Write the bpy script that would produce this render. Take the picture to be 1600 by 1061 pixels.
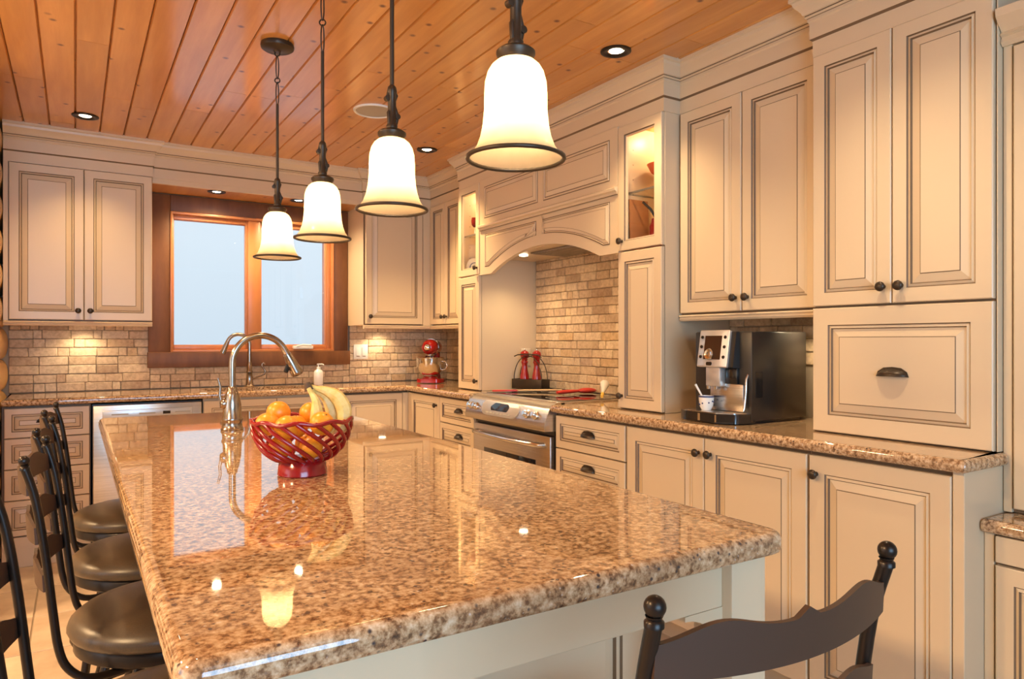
import bpy, bmesh, math, random
from mathutils import Vector, Matrix
from mathutils.geometry import tessellate_polygon
random.seed(11)
for o in list(bpy.data.objects):
    bpy.data.objects.remove(o, do_unlink=True)
sc = bpy.context.scene
COL = sc.collection
PI = math.pi

# ---------------------------------------------------------------- camera
cam_data = bpy.data.cameras.new('camera')
cam = bpy.data.objects.new('camera', cam_data)
COL.objects.link(cam)
cam.location = (0, 0, 1.232)
cam.rotation_euler = (PI / 2, 0, -0.5593)
cam_data.sensor_fit = 'HORIZONTAL'
cam_data.sensor_width = 36
cam_data.lens = 36 * 1091.6 / 1600
cam_data.shift_y = 1.9 / 1600
cam_data.clip_start = 0.02
sc.camera = cam
vs = sc.view_settings
vs.view_transform = 'Standard'
vs.look = 'None'
vs.gamma = 1
vs.use_curve_mapping = False
vs.exposure = 0.62

# ---------------------------------------------------------------- world: pale overcast fog
w = bpy.data.worlds.new('overcast')
sc.world = w
w.use_nodes = True
nt = w.node_tree
nt.nodes.clear()
out = nt.nodes.new('ShaderNodeOutputWorld')
bg = nt.nodes.new('ShaderNodeBackground')
tc = nt.nodes.new('ShaderNodeTexCoord')
sp = nt.nodes.new('ShaderNodeSeparateXYZ')
rp = nt.nodes.new('ShaderNodeValToRGB')
rp.color_ramp.elements[0].position = 0.0
rp.color_ramp.elements[0].color = (0.37, 0.455, 0.55, 1)
rp.color_ramp.elements[1].position = 0.3
rp.color_ramp.elements[1].color = (0.515, 0.595, 0.67, 1)
mr = nt.nodes.new('ShaderNodeMapRange')
mr.inputs[1].default_value = -0.2
mr.inputs[2].default_value = 0.9
nt.links.new(tc.outputs['Generated'], sp.inputs[0])
nt.links.new(sp.outputs[2], mr.inputs[0])
nt.links.new(mr.outputs[0], rp.inputs[0])
nt.links.new(rp.outputs[0], bg.inputs[0])
bg.inputs[1].default_value = 1.0
nt.links.new(bg.outputs[0], out.inputs[0])

# ---------------------------------------------------------------- large lights (assumed daylight from behind the camera, plus added fill)
def area_light(name, loc, rot, sx, sy, power, color):
    d = bpy.data.lights.new(name, 'AREA')
    d.shape = 'RECTANGLE'
    d.size = sx
    d.size_y = sy
    d.energy = power
    d.color = color
    o = bpy.data.objects.new(name, d)
    o.location = loc
    o.rotation_euler = rot
    COL.objects.link(o)
    return o
DAY = (0.37, 0.67, 1.0)
area_light('rear_daylight_fill', (-0.1, -2.5, 1.45), (PI / 2, 0, 0), 2.2, 1.5, 84, DAY)  # bare light added for assumed daylight; the rear wall has no window
area_light('side_daylight_fill', (-3.1, 1.6, 1.45), (PI / 2, 0, -PI / 2), 1.6, 1.3, 9, DAY)  # added daylight fill; the far left wall has no window
# added warm fill panels below the ceiling, out of view at the left
WARM = (1.0, 0.66, 0.34)
for lx, ly in ((-1.7, 0.9), (-1.7, 3.0)):
    area_light('warm_room_fill', (lx, ly, 2.40), (0, 0, 0), 0.35, 0.35, 72, WARM)

# ---------------------------------------------------------------- materials
MATS = {}
def new_mat(name):
    m = bpy.data.materials.new(name)
    m.use_nodes = True
    n = m.node_tree
    b = n.nodes['Principled BSDF']
    MATS[name] = m
    return m, n, b
def plain(name, col, rough=0.5, metal=0.0, coat=0.0, emit=None, es=0, bump=0, bscale=200, spec=0.5):
    m, n, b = new_mat(name)
    b.inputs['Base Color'].default_value = (*col, 1)
    b.inputs['Roughness'].default_value = rough
    b.inputs['Metallic'].default_value = metal
    b.inputs['Coat Weight'].default_value = coat
    b.inputs['Coat Roughness'].default_value = 0.08
    b.inputs['Specular IOR Level'].default_value = spec
    if emit:
        b.inputs['Emission Color'].default_value = (*emit, 1)
        b.inputs['Emission Strength'].default_value = es
    # every surface carries a faint procedural unevenness
    nz = n.nodes.new('ShaderNodeTexNoise')
    nz.inputs['Scale'].default_value = bscale
    nz.inputs['Detail'].default_value = 2
    ge = n.nodes.new('ShaderNodeNewGeometry')
    n.links.new(ge.outputs['Position'], nz.inputs['Vector'])
    bp = n.nodes.new('ShaderNodeBump')
    bp.inputs['Strength'].default_value = bump if bump else 0.02
    bp.inputs['Distance'].default_value = 0.001
    n.links.new(nz.outputs['Fac'], bp.inputs['Height'])
    n.links.new(bp.outputs[0], b.inputs['Normal'])
    return m
def ramp(n, fac, stops):
    r = n.nodes.new('ShaderNodeValToRGB')
    els = r.color_ramp.elements
    while len(els) < len(stops):
        els.new(0.5)
    for e, (p, c) in zip(els, stops):
        e.position = p
        e.color = (*c, 1)
    n.links.new(fac, r.inputs[0])
    return r.outputs[0]
def pos_vec(n, scale, rnd=0):
    ge = n.nodes.new('ShaderNodeNewGeometry')
    mp = n.nodes.new('ShaderNodeMapping')
    mp.inputs['Scale'].default_value = scale
    n.links.new(ge.outputs['Position'], mp.inputs['Vector'])
    if not rnd:
        return mp.outputs[0]
    oi = n.nodes.new('ShaderNodeObjectInfo')
    ml = n.nodes.new('ShaderNodeMath')
    ml.operation = 'MULTIPLY'
    ml.inputs[1].default_value = rnd
    n.links.new(oi.outputs['Random'], ml.inputs[0])
    ad = n.nodes.new('ShaderNodeVectorMath')
    ad.operation = 'ADD'
    n.links.new(mp.outputs[0], ad.inputs[0])
    n.links.new(ml.outputs[0], ad.inputs[1])
    return ad.outputs[0]
def noise(n, vec, scale, detail=4, rough=0.55):
    t = n.nodes.new('ShaderNodeTexNoise')
    t.inputs['Scale'].default_value = scale
    t.inputs['Detail'].default_value = detail
    t.inputs['Roughness'].default_value = rough
    n.links.new(vec, t.inputs['Vector'])
    return t.outputs['Fac']
def voro(n, vec, scale):
    t = n.nodes.new('ShaderNodeTexVoronoi')
    t.inputs['Scale'].default_value = scale
    n.links.new(vec, t.inputs['Vector'])
    return t
def mix(n, fac, a, b, mode='MIX'):
    x = n.nodes.new('ShaderNodeMix')
    x.data_type = 'RGBA'
    x.blend_type = mode
    for k, v in ((0, fac), (6, a), (7, b)):
        if hasattr(v, 'is_linked'):
            n.links.new(v, x.inputs[k])
        elif k == 0:
            x.inputs[0].default_value = v
        else:
            x.inputs[k].default_value = (*v, 1)
    return x.outputs[2]
def bump(n, b, h, s=0.3, d=0.002):
    bp = n.nodes.new('ShaderNodeBump')
    bp.inputs['Strength'].default_value = s
    bp.inputs['Distance'].default_value = d
    n.links.new(h, bp.inputs['Height'])
    n.links.new(bp.outputs[0], b.inputs['Normal'])

plain('cream', (0.67, 0.525, 0.345), 0.34, bscale=90, bump=0.03)
plain('glaze', (0.17, 0.105, 0.055), 0.5)
plain('wall_paint', (0.62, 0.49, 0.33), 0.7)
plain('grey_paint', (0.60, 0.63, 0.65), 0.7)
plain('dark_metal', (0.022, 0.016, 0.013), 0.33, 0.6)
plain('bronze', (0.055, 0.038, 0.024), 0.38, 0.5)
plain('slat_metal', (0.060, 0.032, 0.020), 0.5, 0.0, spec=0.3)
plain('chrome', (0.72, 0.70, 0.67), 0.12, 1.0)
plain('black_plastic', (0.012, 0.011, 0.011), 0.16, 0.0, 0.3)
plain('black_satin', (0.02, 0.017, 0.015), 0.3)
plain('ceran', (0.006, 0.006, 0.007), 0.03)
plain('cream_plastic', (0.70, 0.60, 0.46), 0.4)
plain('amber_wood', (0.72, 0.40, 0.12), 0.4)
plain('white_plastic', (0.80, 0.78, 0.72), 0.35)
plain('porcelain', (0.82, 0.80, 0.76), 0.12)
plain('red_enamel', (0.34, 0.009, 0.007), 0.16, 0, 0.4)
plain('red_glaze', (0.27, 0.006, 0.007), 0.18, 0, 0.25)
plain('red_silicone', (0.55, 0.035, 0.02), 0.4)
plain('orange_bowl', (0.75, 0.14, 0.05), 0.2)
plain('utensil_wood', (0.55, 0.36, 0.17), 0.5)
plain('silver_plastic', (0.62, 0.60, 0.57), 0.3, 0.6)
plain('grille', (0.42, 0.39, 0.33), 0.6)
plain('grey_filter', (0.30, 0.27, 0.23), 0.45, 0.7)
plain('grout', (0.36, 0.28, 0.20), 0.9, bump=0.4, bscale=160)
plain('floor_grout', (0.33, 0.25, 0.17), 0.9)
plain('screen', (0.05, 0.022, 0.012), 0.1)
plain('display_blue', (0.02, 0.03, 0.05), 0.06)
plain('yellow', (0.80, 0.50, 0.06), 0.4)
plain('stem_brown', (0.10, 0.06, 0.03), 0.7)
plain('blue_dot', (0.05, 0.06, 0.16), 0.2)
plain('lamp_lens', (1, 0.95, 0.85), 0.4, emit=(1, 0.86, 0.62), es=14)
plain('puck_lens', (1, 0.95, 0.85), 0.4, emit=(1, 0.85, 0.6), es=8)
plain('bulb', (1, 0.95, 0.85), 0.4, emit=(1, 0.78, 0.48), es=18)
plain('red_liquid', (0.20, 0.01, 0.008), 0.1)
plain('board_wood', (0.36, 0.14, 0.05), 0.4)

# granite
m, n, b = new_mat('granite')
v = pos_vec(n, (1, 1, 1))
f1 = noise(n, v, 84, 8, 0.66)
c1 = ramp(n, f1, [(0.30, (0.05, 0.028, 0.020)), (0.405, (0.19, 0.098, 0.048)), (0.485, (0.41, 0.25, 0.13)),
                  (0.57, (0.58, 0.40, 0.235)), (0.70, (0.76, 0.60, 0.42))])
f2 = noise(n, pos_vec(n, (1, 1, 1)), 14, 3, 0.5)
c2 = mix(n, ramp(n, f2, [(0.40, (0, 0, 0)), (0.66, (0.28, 0.28, 0.28))]), c1, (0.30, 0.17, 0.09))
vo = voro(n, v, 85)
f3 = ramp(n, vo.outputs['Distance'], [(0.16, (1, 1, 1)), (0.30, (0, 0, 0))])
f4 = noise(n, v, 26, 2)
f5 = ramp(n, f4, [(0.50, (0, 0, 0)), (0.58, (1, 1, 1))])
msk = mix(n, 1.0, f3, f5, 'MULTIPLY')
c3 = mix(n, msk, c2, (0.055, 0.042, 0.045))
vo2 = voro(n, v, 105)
f6 = ramp(n, vo2.outputs['Distance'], [(0.10, (1, 1, 1)), (0.24, (0, 0, 0))])
f7 = ramp(n, noise(n, v, 40, 2), [(0.55, (0, 0, 0)), (0.62, (0.8, 0.8, 0.8))])
c4 = mix(n, mix(n, 1.0, f6, f7, 'MULTIPLY'), c3, (0.62, 0.56, 0.50))
n.links.new(c4, b.inputs['Base Color'])
b.inputs['Roughness'].default_value = 0.035
b.inputs['Specular IOR Level'].default_value = 0.5
b.inputs['Coat Weight'].default_value = 0.6
b.inputs['Coat Roughness'].default_value = 0.02
b.inputs['Coat IOR'].default_value = 1.5

# pine ceiling boards: grain along Y, knots, satin varnish
def wood_mat(name, light, dark, knot, axis_scale, rough, coat, knots=True, coat_rough=0.2, coat_ior=1.5):
    m, n, b = new_mat(name)
    v = pos_vec(n, axis_scale, 37.0)
    g = noise(n, v, 1.0, 6, 0.6)
    c = ramp(n, g, [(0.30, dark), (0.50, tuple((a + q) / 2 for a, q in zip(light, dark))), (0.68, light)])
    oi = n.nodes.new('ShaderNodeObjectInfo')
    tint = ramp(n, oi.outputs['Random'], [(0.0, (0.82, 0.79, 0.76)), (1.0, (1.0, 1.0, 1.0))])
    c = mix(n, 1.0, c, tint, 'MULTIPLY')
    if knots:
        kv = pos_vec(n, (axis_scale[0] * 0.30, axis_scale[1] * 3.6, axis_scale[2] * 0.30), 91.0)
        vo = voro(n, kv, 1.15)
        vo.voronoi_dimensions = '2D'
        k = ramp(n, vo.outputs['Distance'], [(0.03, (1, 1, 1)), (0.085, (0, 0, 0))])
        sepc = n.nodes.new('ShaderNodeSeparateColor')
        n.links.new(vo.outputs['Color'], sepc.inputs[0])
        pick = ramp(n, sepc.outputs[0], [(0.56, (0, 0, 0)), (0.60, (1, 1, 1))])
        k = mix(n, 1.0, k, pick, 'MULTIPLY')
        c = mix(n, k, c, knot)
    n.links.new(c, b.inputs['Base Color'])
    b.inputs['Roughness'].default_value = rough
    b.inputs['Coat Weight'].default_value = coat
    b.inputs['Coat Roughness'].default_value = coat_rough
    b.inputs['Coat IOR'].default_value = coat_ior
    return m
wood_mat('pine', (0.76, 0.37, 0.090), (0.58, 0.245, 0.048), (0.17, 0.055, 0.018), (16, 1.4, 16), 0.45, 0.75, True, 0.15, 1.7)
wood_mat('log_pine', (0.80, 0.50, 0.17), (0.62, 0.33, 0.09), (0.2, 0.08, 0.03), (6, 1.2, 6), 0.4, 0.2, False)
wood_mat('casing_wood', (0.23, 0.090, 0.028), (0.125, 0.045, 0.014), (0.04, 0.012, 0.006), (9, 9, 2.2), 0.5, 0.0, False)
wood_mat('sash_wood', (0.62, 0.25, 0.085), (0.50, 0.18, 0.055), (0.3, 0.1, 0.03), (12, 12, 3), 0.4, 0.2, False)

# tumbled travertine
m, n, b = new_mat('travertine')
oi = n.nodes.new('ShaderNodeObjectInfo')
base = ramp(n, oi.outputs['Random'], [(0.0, (0.49, 0.35, 0.22)), (0.15, (0.62, 0.46, 0.295)), (0.5, (0.71, 0.54, 0.35)),
                                      (0.85, (0.78, 0.62, 0.42)), (0.95, (0.66, 0.46, 0.25)), (1.0, (0.52, 0.39, 0.30))])
v = pos_vec(n, (1, 1, 1), 13)
nz = noise(n, v, 45, 6, 0.65)
c = mix(n, 1.0, base, ramp(n, nz, [(0.30, (0.68, 0.62, 0.58)), (0.62, (1, 1, 1))]), 'MULTIPLY')
n.links.new(c, b.inputs['Base Color'])
b.inputs['Roughness'].default_value = 0.62
bump(n, b, nz, 0.35, 0.004)

# floor tile
m, n, b = new_mat('floor_tile')
oi = n.nodes.new('ShaderNodeObjectInfo')
base = ramp(n, oi.outputs['Random'], [(0.0, (0.50, 0.37, 0.25)), (1.0, (0.64, 0.50, 0.36))])
nz = noise(n, pos_vec(n, (1, 1, 1), 17), 7, 6, 0.6)
c = mix(n, 1.0, base, ramp(n, nz, [(0.3, (0.74, 0.70, 0.66)), (0.65, (1, 1, 1))]), 'MULTIPLY')
n.links.new(c, b.inputs['Base Color'])
b.inputs['Roughness'].default_value = 0.42

# brushed steel
m, n, b = new_mat('steel')
nz = noise(n, pos_vec(n, (3, 3, 260)), 1.0, 3)
c = ramp(n, nz, [(0.3, (0.50, 0.47, 0.44)), (0.7, (0.66, 0.63, 0.60))])
n.links.new(c, b.inputs['Base Color'])
b.inputs['Metallic'].default_value = 1.0
b.inputs['Roughness'].default_value = 0.26
m, n, b = new_mat('nickel')
nz = noise(n, pos_vec(n, (40, 40, 40)), 1.0, 2)
c = ramp(n, nz, [(0.3, (0.33, 0.28, 0.23)), (0.7, (0.42, 0.36, 0.30))])
n.links.new(c, b.inputs['Base Color'])
b.inputs['Metallic'].default_value = 1.0
b.inputs['Roughness'].default_value = 0.2

# leather
m, n, b = new_mat('leather')
nz = noise(n, pos_vec(n, (1, 1, 1)), 320, 3)
n.links.new(ramp(n, nz, [(0.3, (0.050, 0.034, 0.020)), (0.7, (0.068, 0.046, 0.028))]), b.inputs['Base Color'])
b.inputs['Roughness'].default_value = 0.36
bump(n, b, nz, 0.12, 0.001)

# fruit
m, n, b = new_mat('orange_peel')
nz = noise(n, pos_vec(n, (1, 1, 1)), 420, 2)
n.links.new(ramp(n, nz, [(0.3, (0.78, 0.25, 0.012)), (0.7, (0.86, 0.33, 0.02))]), b.inputs['Base Color'])
b.inputs['Roughness'].default_value = 0.34
bump(n, b, nz, 0.25, 0.0008)
m, n, b = new_mat('banana_peel')
nz = noise(n, pos_vec(n, (1, 1, 1)), 60, 4)
n.links.new(ramp(n, nz, [(0.25, (0.62, 0.43, 0.10)), (0.5, (0.78, 0.60, 0.21)), (0.75, (0.80, 0.66, 0.30))]), b.inputs['Base Color'])
b.inputs['Roughness'].default_value = 0.45

# frosted lamp glass: lets the bulb's light through
m, n, b = new_mat('shade_glass')
n.nodes.remove(b)
o_ = n.nodes['Material Output']
tr = n.nodes.new('ShaderNodeBsdfTranslucent')
df = n.nodes.new('ShaderNodeBsdfDiffuse')
gl = n.nodes.new('ShaderNodeBsdfGlossy')
nz = noise(n, pos_vec(n, (1, 1, 1)), 30, 3)
cc = ramp(n, nz, [(0.3, (0.80, 0.66, 0.42)), (0.7, (0.86, 0.74, 0.51))])
n.links.new(cc, tr.inputs[0])
df.inputs[0].default_value = (0.80, 0.70, 0.52, 1)
gl.inputs['Roughness'].default_value = 0.2
m1 = n.nodes.new('ShaderNodeMixShader')
m1.inputs[0].default_value = 0.35
n.links.new(tr.outputs[0], m1.inputs[1])
n.links.new(df.outputs[0], m1.inputs[2])
m2 = n.nodes.new('ShaderNodeMixShader')
m2.inputs[0].default_value = 0.04
n.links.new(m1.outputs[0], m2.inputs[1])
n.links.new(gl.outputs[0], m2.inputs[2])
n.links.new(m2.outputs[0], o_.inputs[0])

# thin clear glass
m, n, b = new_mat('clear_glass')
n.nodes.remove(b)
o_ = n.nodes['Material Output']
tp = n.nodes.new('ShaderNodeBsdfTransparent')
tp.inputs[0].default_value = (0.97, 0.98, 0.98, 1)
gl = n.nodes.new('ShaderNodeBsdfGlossy')
gl.inputs['Roughness'].default_value = 0.01
fr = n.nodes.new('ShaderNodeLayerWeight')
pw = n.nodes.new('ShaderNodeMath')
pw.operation = 'POWER'
pw.inputs[1].default_value = 5
ma = n.nodes.new('ShaderNodeMath')
ma.operation = 'MULTIPLY_ADD'
ma.inputs[1].default_value = 0.6
ma.inputs[2].default_value = 0.02
n.links.new(fr.outputs['Facing'], pw.inputs[0])
n.links.new(pw.outputs[0], ma.inputs[0])
mx = n.nodes.new('ShaderNodeMixShader')
n.links.new(ma.outputs[0], mx.inputs[0])
n.links.new(tp.outputs[0], mx.inputs[1])
n.links.new(gl.outputs[0], mx.inputs[2])
n.links.new(mx.outputs[0], o_.inputs[0])

# ---------------------------------------------------------------- mesh builder
class MB:
    def __init__(s):
        s.v = []; s.f = []; s.m = []
    def add(s, vs_, fs_, mi=0):
        k = len(s.v)
        s.v += [tuple(p) for p in vs_]
        for f in fs_:
            s.f.append([k + i for i in f])
            s.m.append(mi)
        return s
    def box(s, x0, x1, y0, y1, z0, z1, mi=0, bev=0, front=None):
        if x0 > x1: x0, x1 = x1, x0
        if y0 > y1: y0, y1 = y1, y0
        if z0 > z1: z0, z1 = z1, z0
        if bev:
            bb = min(bev, (x1 - x0) * .45, (y1 - y0) * .45, (z1 - z0) * .45)
            bm = bmesh.new()
            bmesh.ops.create_cube(bm, size=1)
            for q in bm.verts:
                q.co = Vector(((x0 + x1) / 2 + q.co.x * (x1 - x0), (y0 + y1) / 2 + q.co.y * (y1 - y0), (z0 + z1) / 2 + q.co.z * (z1 - z0)))
            bmesh.ops.bevel(bm, geom=bm.edges[:], offset=bb, segments=2, profile=0.5, affect='EDGES')
            bm.verts.index_update()
            s.add([q.co[:] for q in bm.verts], [[q.index for q in f.verts] for f in bm.faces], mi)
            bm.free()
            return s
        P = [(x0, y0, z0), (x1, y0, z0), (x1, y1, z0), (x0, y1, z0), (x0, y0, z1), (x1, y0, z1), (x1, y1, z1), (x0, y1, z1)]
        s.add(P, [(0, 3, 2, 1), (4, 5, 6, 7), (1, 2, 6, 5), (2, 3, 7, 6), (3, 0, 4, 7)], mi)
        s.add(P, [(0, 1, 5, 4)], mi if front is None else front)
        return s
    def lathe(s, prof, n=24, c=(0, 0, 0), mi=0, M=None):
        k = len(s.v); rows = []
        for r, z in prof:
            if r < 1e-6:
                rows.append([len(s.v)]); s.v.append((0, 0, z))
            else:
                rows.append(list(range(len(s.v), len(s.v) + n)))
                s.v += [(r * math.cos(2 * PI * i / n), r * math.sin(2 * PI * i / n), z) for i in range(n)]
        for a, q in zip(rows, rows[1:]):
            for i in range(n):
                j = (i + 1) % n
                if len(a) == 1 and len(q) == 1: continue
                if len(a) == 1: s.f.append([a[0], q[i], q[j]])
                elif len(q) == 1: s.f.append([a[i], a[j], q[0]])
                else: s.f.append([a[i], a[j], q[j], q[i]])
                s.m.append(mi)
        MM = M or Matrix.Identity(4)
        for i in range(k, len(s.v)):
            s.v[i] = tuple(MM @ Vector(s.v[i]) + Vector(c))
        return s
    def tube(s, pts, r, n=10, mi=0, closed=False, flat=1.0):
        pts = [Vector(p) for p in pts]; N = len(pts); k = len(s.v)
        rr = r if isinstance(r, (list, tuple)) else [r] * N
        nrm = None
        for i, p in enumerate(pts):
            if closed: t = pts[(i + 1) % N] - pts[i - 1]
            else: t = pts[min(i + 1, N - 1)] - pts[max(i - 1, 0)]
            t.normalize()
            if nrm is None:
                nrm = t.cross(Vector((0, 0, 1)))
                if nrm.length < 1e-3: nrm = Vector((1, 0, 0))
                nrm.normalize()
            else:
                nrm = (nrm - t * nrm.dot(t)).normalized()
            bn = t.cross(nrm)
            for j in range(n):
                a = 2 * PI * j / n
                s.v.append(tuple(p + nrm * math.cos(a) * rr[i] + bn * math.sin(a) * rr[i] * flat))
        for i in range(N if closed else N - 1):
            for j in range(n):
                a = k + i * n + j; b_ = k + i * n + (j + 1) % n
                i2 = (i + 1) % N
                c_ = k + i2 * n + (j + 1) % n; d = k + i2 * n + j
                s.f.append([a, b_, c_, d]); s.m.append(mi)
        if not closed:
            s.f.append(list(range(k + n - 1, k - 1, -1))); s.m.append(mi)
            s.f.append(list(range(k + (N - 1) * n, k + N * n))); s.m.append(mi)
        return s
    def ell(s, c, rx, ry, rz, n=20, rows=12, mi=0, M=None):
        k = len(s.v)
        s.lathe([(math.sin(PI * i / rows), -math.cos(PI * i / rows)) for i in range(rows + 1)], n, mi=mi)
        MM = M or Matrix.Identity(4)
        for i in range(k, len(s.v)):
            p = s.v[i]
            s.v[i] = tuple(MM @ Vector((p[0] * rx, p[1] * ry, p[2] * rz)) + Vector(c))
        return s
    def prism(s, poly, a0, a1, to3, mi=0):
        N = len(poly); k = len(s.v)
        s.v += [tuple(to3(p[0], p[1], a0)) for p in poly] + [tuple(to3(p[0], p[1], a1)) for p in poly]
        for i in range(N):
            j = (i + 1) % N
            s.f.append([k + i, k + j, k + N + j, k + N + i]); s.m.append(mi)
        for t in tessellate_polygon([[Vector((p[0], p[1], 0)) for p in poly]]):
            s.f.append([k + q for q in t]); s.m.append(mi)
            s.f.append([k + N + q for q in reversed(t)]); s.m.append(mi)
        return s
    def rings(s, loop, spec, to3, hole=None, cap=True, capm=0):
        # spec: (inset, depth, material of the band that leads here)
        loops = [[tuple(to3(p[0], p[1], d)) for p in inset(loop, i_)] for i_, d, _ in spec]
        N = len(loop); k = len(s.v)
        for L in loops: s.v += L
        for r in range(1, len(spec)):
            for i in range(N):
                j = (i + 1) % N
                s.f.append([k + (r - 1) * N + i, k + (r - 1) * N + j, k + r * N + j, k + r * N + i]); s.m.append(spec[r][2])
        if cap:
            last = inset(loop, spec[-1][0])
            polys = [[Vector((p[0], p[1], 0)) for p in last]]
            idx = [k + (len(spec) - 1) * N + i for i in range(N)]
            if hole:
                polys.append([Vector((p[0], p[1], 0)) for p in hole])
                h0 = len(s.v)
                s.v += [tuple(to3(p[0], p[1], spec[-1][1])) for p in hole]
                s.v += [tuple(to3(p[0], p[1], spec[0][1])) for p in hole]
                H = len(hole)
                idx += [h0 + i for i in range(H)]
                for i in range(H):
                    j = (i + 1) % H
                    s.f.append([h0 + i, h0 + j, h0 + H + j, h0 + H + i]); s.m.append(spec[-1][2])
            for t in tessellate_polygon(polys):
                s.f.append([idx[q] for q in t]); s.m.append(capm)
        return s
    def mesh(s, name, mats, smooth=0):
        me = bpy.data.meshes.new(name)
        me.from_pydata(s.v, [], s.f)
        for q in mats: me.materials.append(MATS[q])
        me.polygons.foreach_set('material_index', s.m)
        bm = bmesh.new(); bm.from_mesh(me)
        bmesh.ops.recalc_face_normals(bm, faces=bm.faces[:])
        bm.to_mesh(me); bm.free()
        if smooth:
            me.polygons.foreach_set('use_smooth', [True] * len(me.polygons))
            me.set_sharp_from_angle(angle=math.radians(smooth))
        me.update()
        return me
    def build(s, name, mats, parent=None, loc=(0, 0, 0), rot=(0, 0, 0), smooth=0):
        if isinstance(mats, str): mats = [mats]
        return link(name, s.mesh(name, mats, smooth), parent, loc, rot)
def link(name, me, parent=None, loc=(0, 0, 0), rot=(0, 0, 0), scale=None):
    o = bpy.data.objects.new(name, me)
    COL.objects.link(o)
    o.location = loc; o.rotation_euler = rot
    if scale: o.scale = scale
    if parent: o.parent = parent
    return o
def area2(L):
    return sum(L[i][0] * L[(i + 1) % len(L)][1] - L[(i + 1) % len(L)][0] * L[i][1] for i in range(len(L)))
def inset(L, d):
    if abs(d) < 1e-9: return list(L)
    sg = 1 if area2(L) > 0 else -1
    R_ = []; N = len(L)
    for i in range(N):
        p0, p1, p2 = Vector(L[i - 1][:2]), Vector(L[i][:2]), Vector(L[(i + 1) % N][:2])
        a = (p1 - p0).normalized(); b_ = (p2 - p1).normalized()
        na = Vector((-a.y, a.x)) * sg; nb = Vector((-b_.y, b_.x)) * sg
        mm = na + nb
        q = mm / max(0.25, mm.dot(na)) if mm.length > 1e-6 else na
        R_.append((p1.x + q.x * d, p1.y + q.y * d))
    return R_
def round_poly(P, r, n=5):
    R_ = []; N = len(P)
    for i in range(N):
        p0, p1, p2 = Vector(P[i - 1]), Vector(P[i]), Vector(P[(i + 1) % N])
        a = p1 + (p0 - p1).normalized() * r; c = p1 + (p2 - p1).normalized() * r
        for k in range(n + 1):
            t = k / n
            q = a * (1 - t) ** 2 + p1 * 2 * t * (1 - t) + c * t * t
            R_.append((q.x, q.y))
    return R_
def rect(x0, x1, y0, y1):
    return [(x0, y0), (x1, y0), (x1, y1), (x0, y1)]
def empty(name, loc=(0, 0, 0), rz=0):
    o = bpy.data.objects.new(name, None)
    o.empty_display_size = 0.1
    COL.objects.link(o)
    o.location = loc; o.rotation_euler = (0, 0, rz)
    return o
def tag(o, label, cat, group=None):
    o['label'] = label; o['category'] = cat
    if group: o['group'] = group
    return o
def structure(o):
    o['kind'] = 'structure'
    return o
XZ = lambda a, b_, d: (a, d, b_)          # polygon in x,z ; depth along y
XY = lambda a, b_, d: (a, b_, d)          # polygon in x,y ; depth along z
YZ = lambda a, b_, d: (d, a, b_)          # polygon in y,z ; depth along x

# ---------------------------------------------------------------- room constants
ZC = 0.915; CEIL = 2.44
XW = 2.60; YB = 5.15
RIGHT = -PI / 2                            # turn of things that stand against the right wall

# ---------------------------------------------------------------- floor
fl = structure(MB().box(-3.3, XW + .1, -2.7, YB + .1, -0.10, -0.006).build('floor', 'floor_grout'))
TS = 0.43
tile_me = MB().box(-TS / 2 + .003, TS / 2 - .003, -TS / 2 + .003, TS / 2 - .003, -0.008, 0, bev=0.003).mesh('tile', ['floor_tile'])
for i in range(-8, 6):
    for j in range(-1, 12):
        link('tile', tile_me, fl, (0.06 + i * TS + 0, 0.12 + j * TS, 0))

# ---------------------------------------------------------------- ceiling boards
ce = structure(MB().box(-3.3, XW + .1, -2.7, YB + .1, CEIL + .018, CEIL + 0.12).build('ceiling', 'pine'))
PW = 0.1213
def plank_mesh(L):
    g = 0.0055
    poly = [(-PW / 2 + .0009, .02), (-PW / 2 + .0009, .009), (-PW / 2 + g, 0), (PW / 2 - g, 0), (PW / 2 - .0009, .009), (PW / 2 - .0009, .02)]
    return MB().prism(poly, -L / 2 + .001, L / 2 - .001, lambda a, b_, d: (a, d, b_)).mesh('plank', ['pine'])
pm = {}
x = -1.29
ci = 0
while x < XW:
    cuts = [-1.2]
    y = -1.2 + random.uniform(0.6, 2.2)
    while y < YB - 0.5:
        cuts.append(round(y, 1)); y += random.choice((1.6, 2.0, 2.6))
    cuts.append(5.1)
    for a, q in zip(cuts, cuts[1:]):
        L = round(q - a, 2)
        if L not in pm: pm[L] = plank_mesh(L)
        link('plank', pm[L], ce, (x + 0.019, (a + q) / 2, CEIL))
    x += PW; ci += 1

# ---------------------------------------------------------------- walls
WX0, WX1, WZ0, WZ1 = 0.525, 1.640, 1.155, 2.10      # window hole in back wall
mb = MB()
mb.box(-3.3, WX0, YB, YB + .16, 0, CEIL)
mb.box(WX1, XW + .1, YB, YB + .16, 0, CEIL)
mb.box(WX0, WX1, YB, YB + .16, 0, WZ0)
mb.box(WX0, WX1, YB, YB + .16, WZ1, CEIL)
wb = structure(mb.build('wall_back', 'wall_paint'))
wr = structure(MB().box(XW, XW + .1, -2.6, YB, 0, CEIL).build('wall_right', 'wall_paint'))
structure(MB().box(-3.3, XW, -2.7, -2.6, 0, CEIL).build('wall_rear', 'grey_paint'))
structure(MB().box(-3.3, -3.2, -2.6, YB, 0, CEIL).build('wall_far_left', 'grey_paint'))
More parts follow.
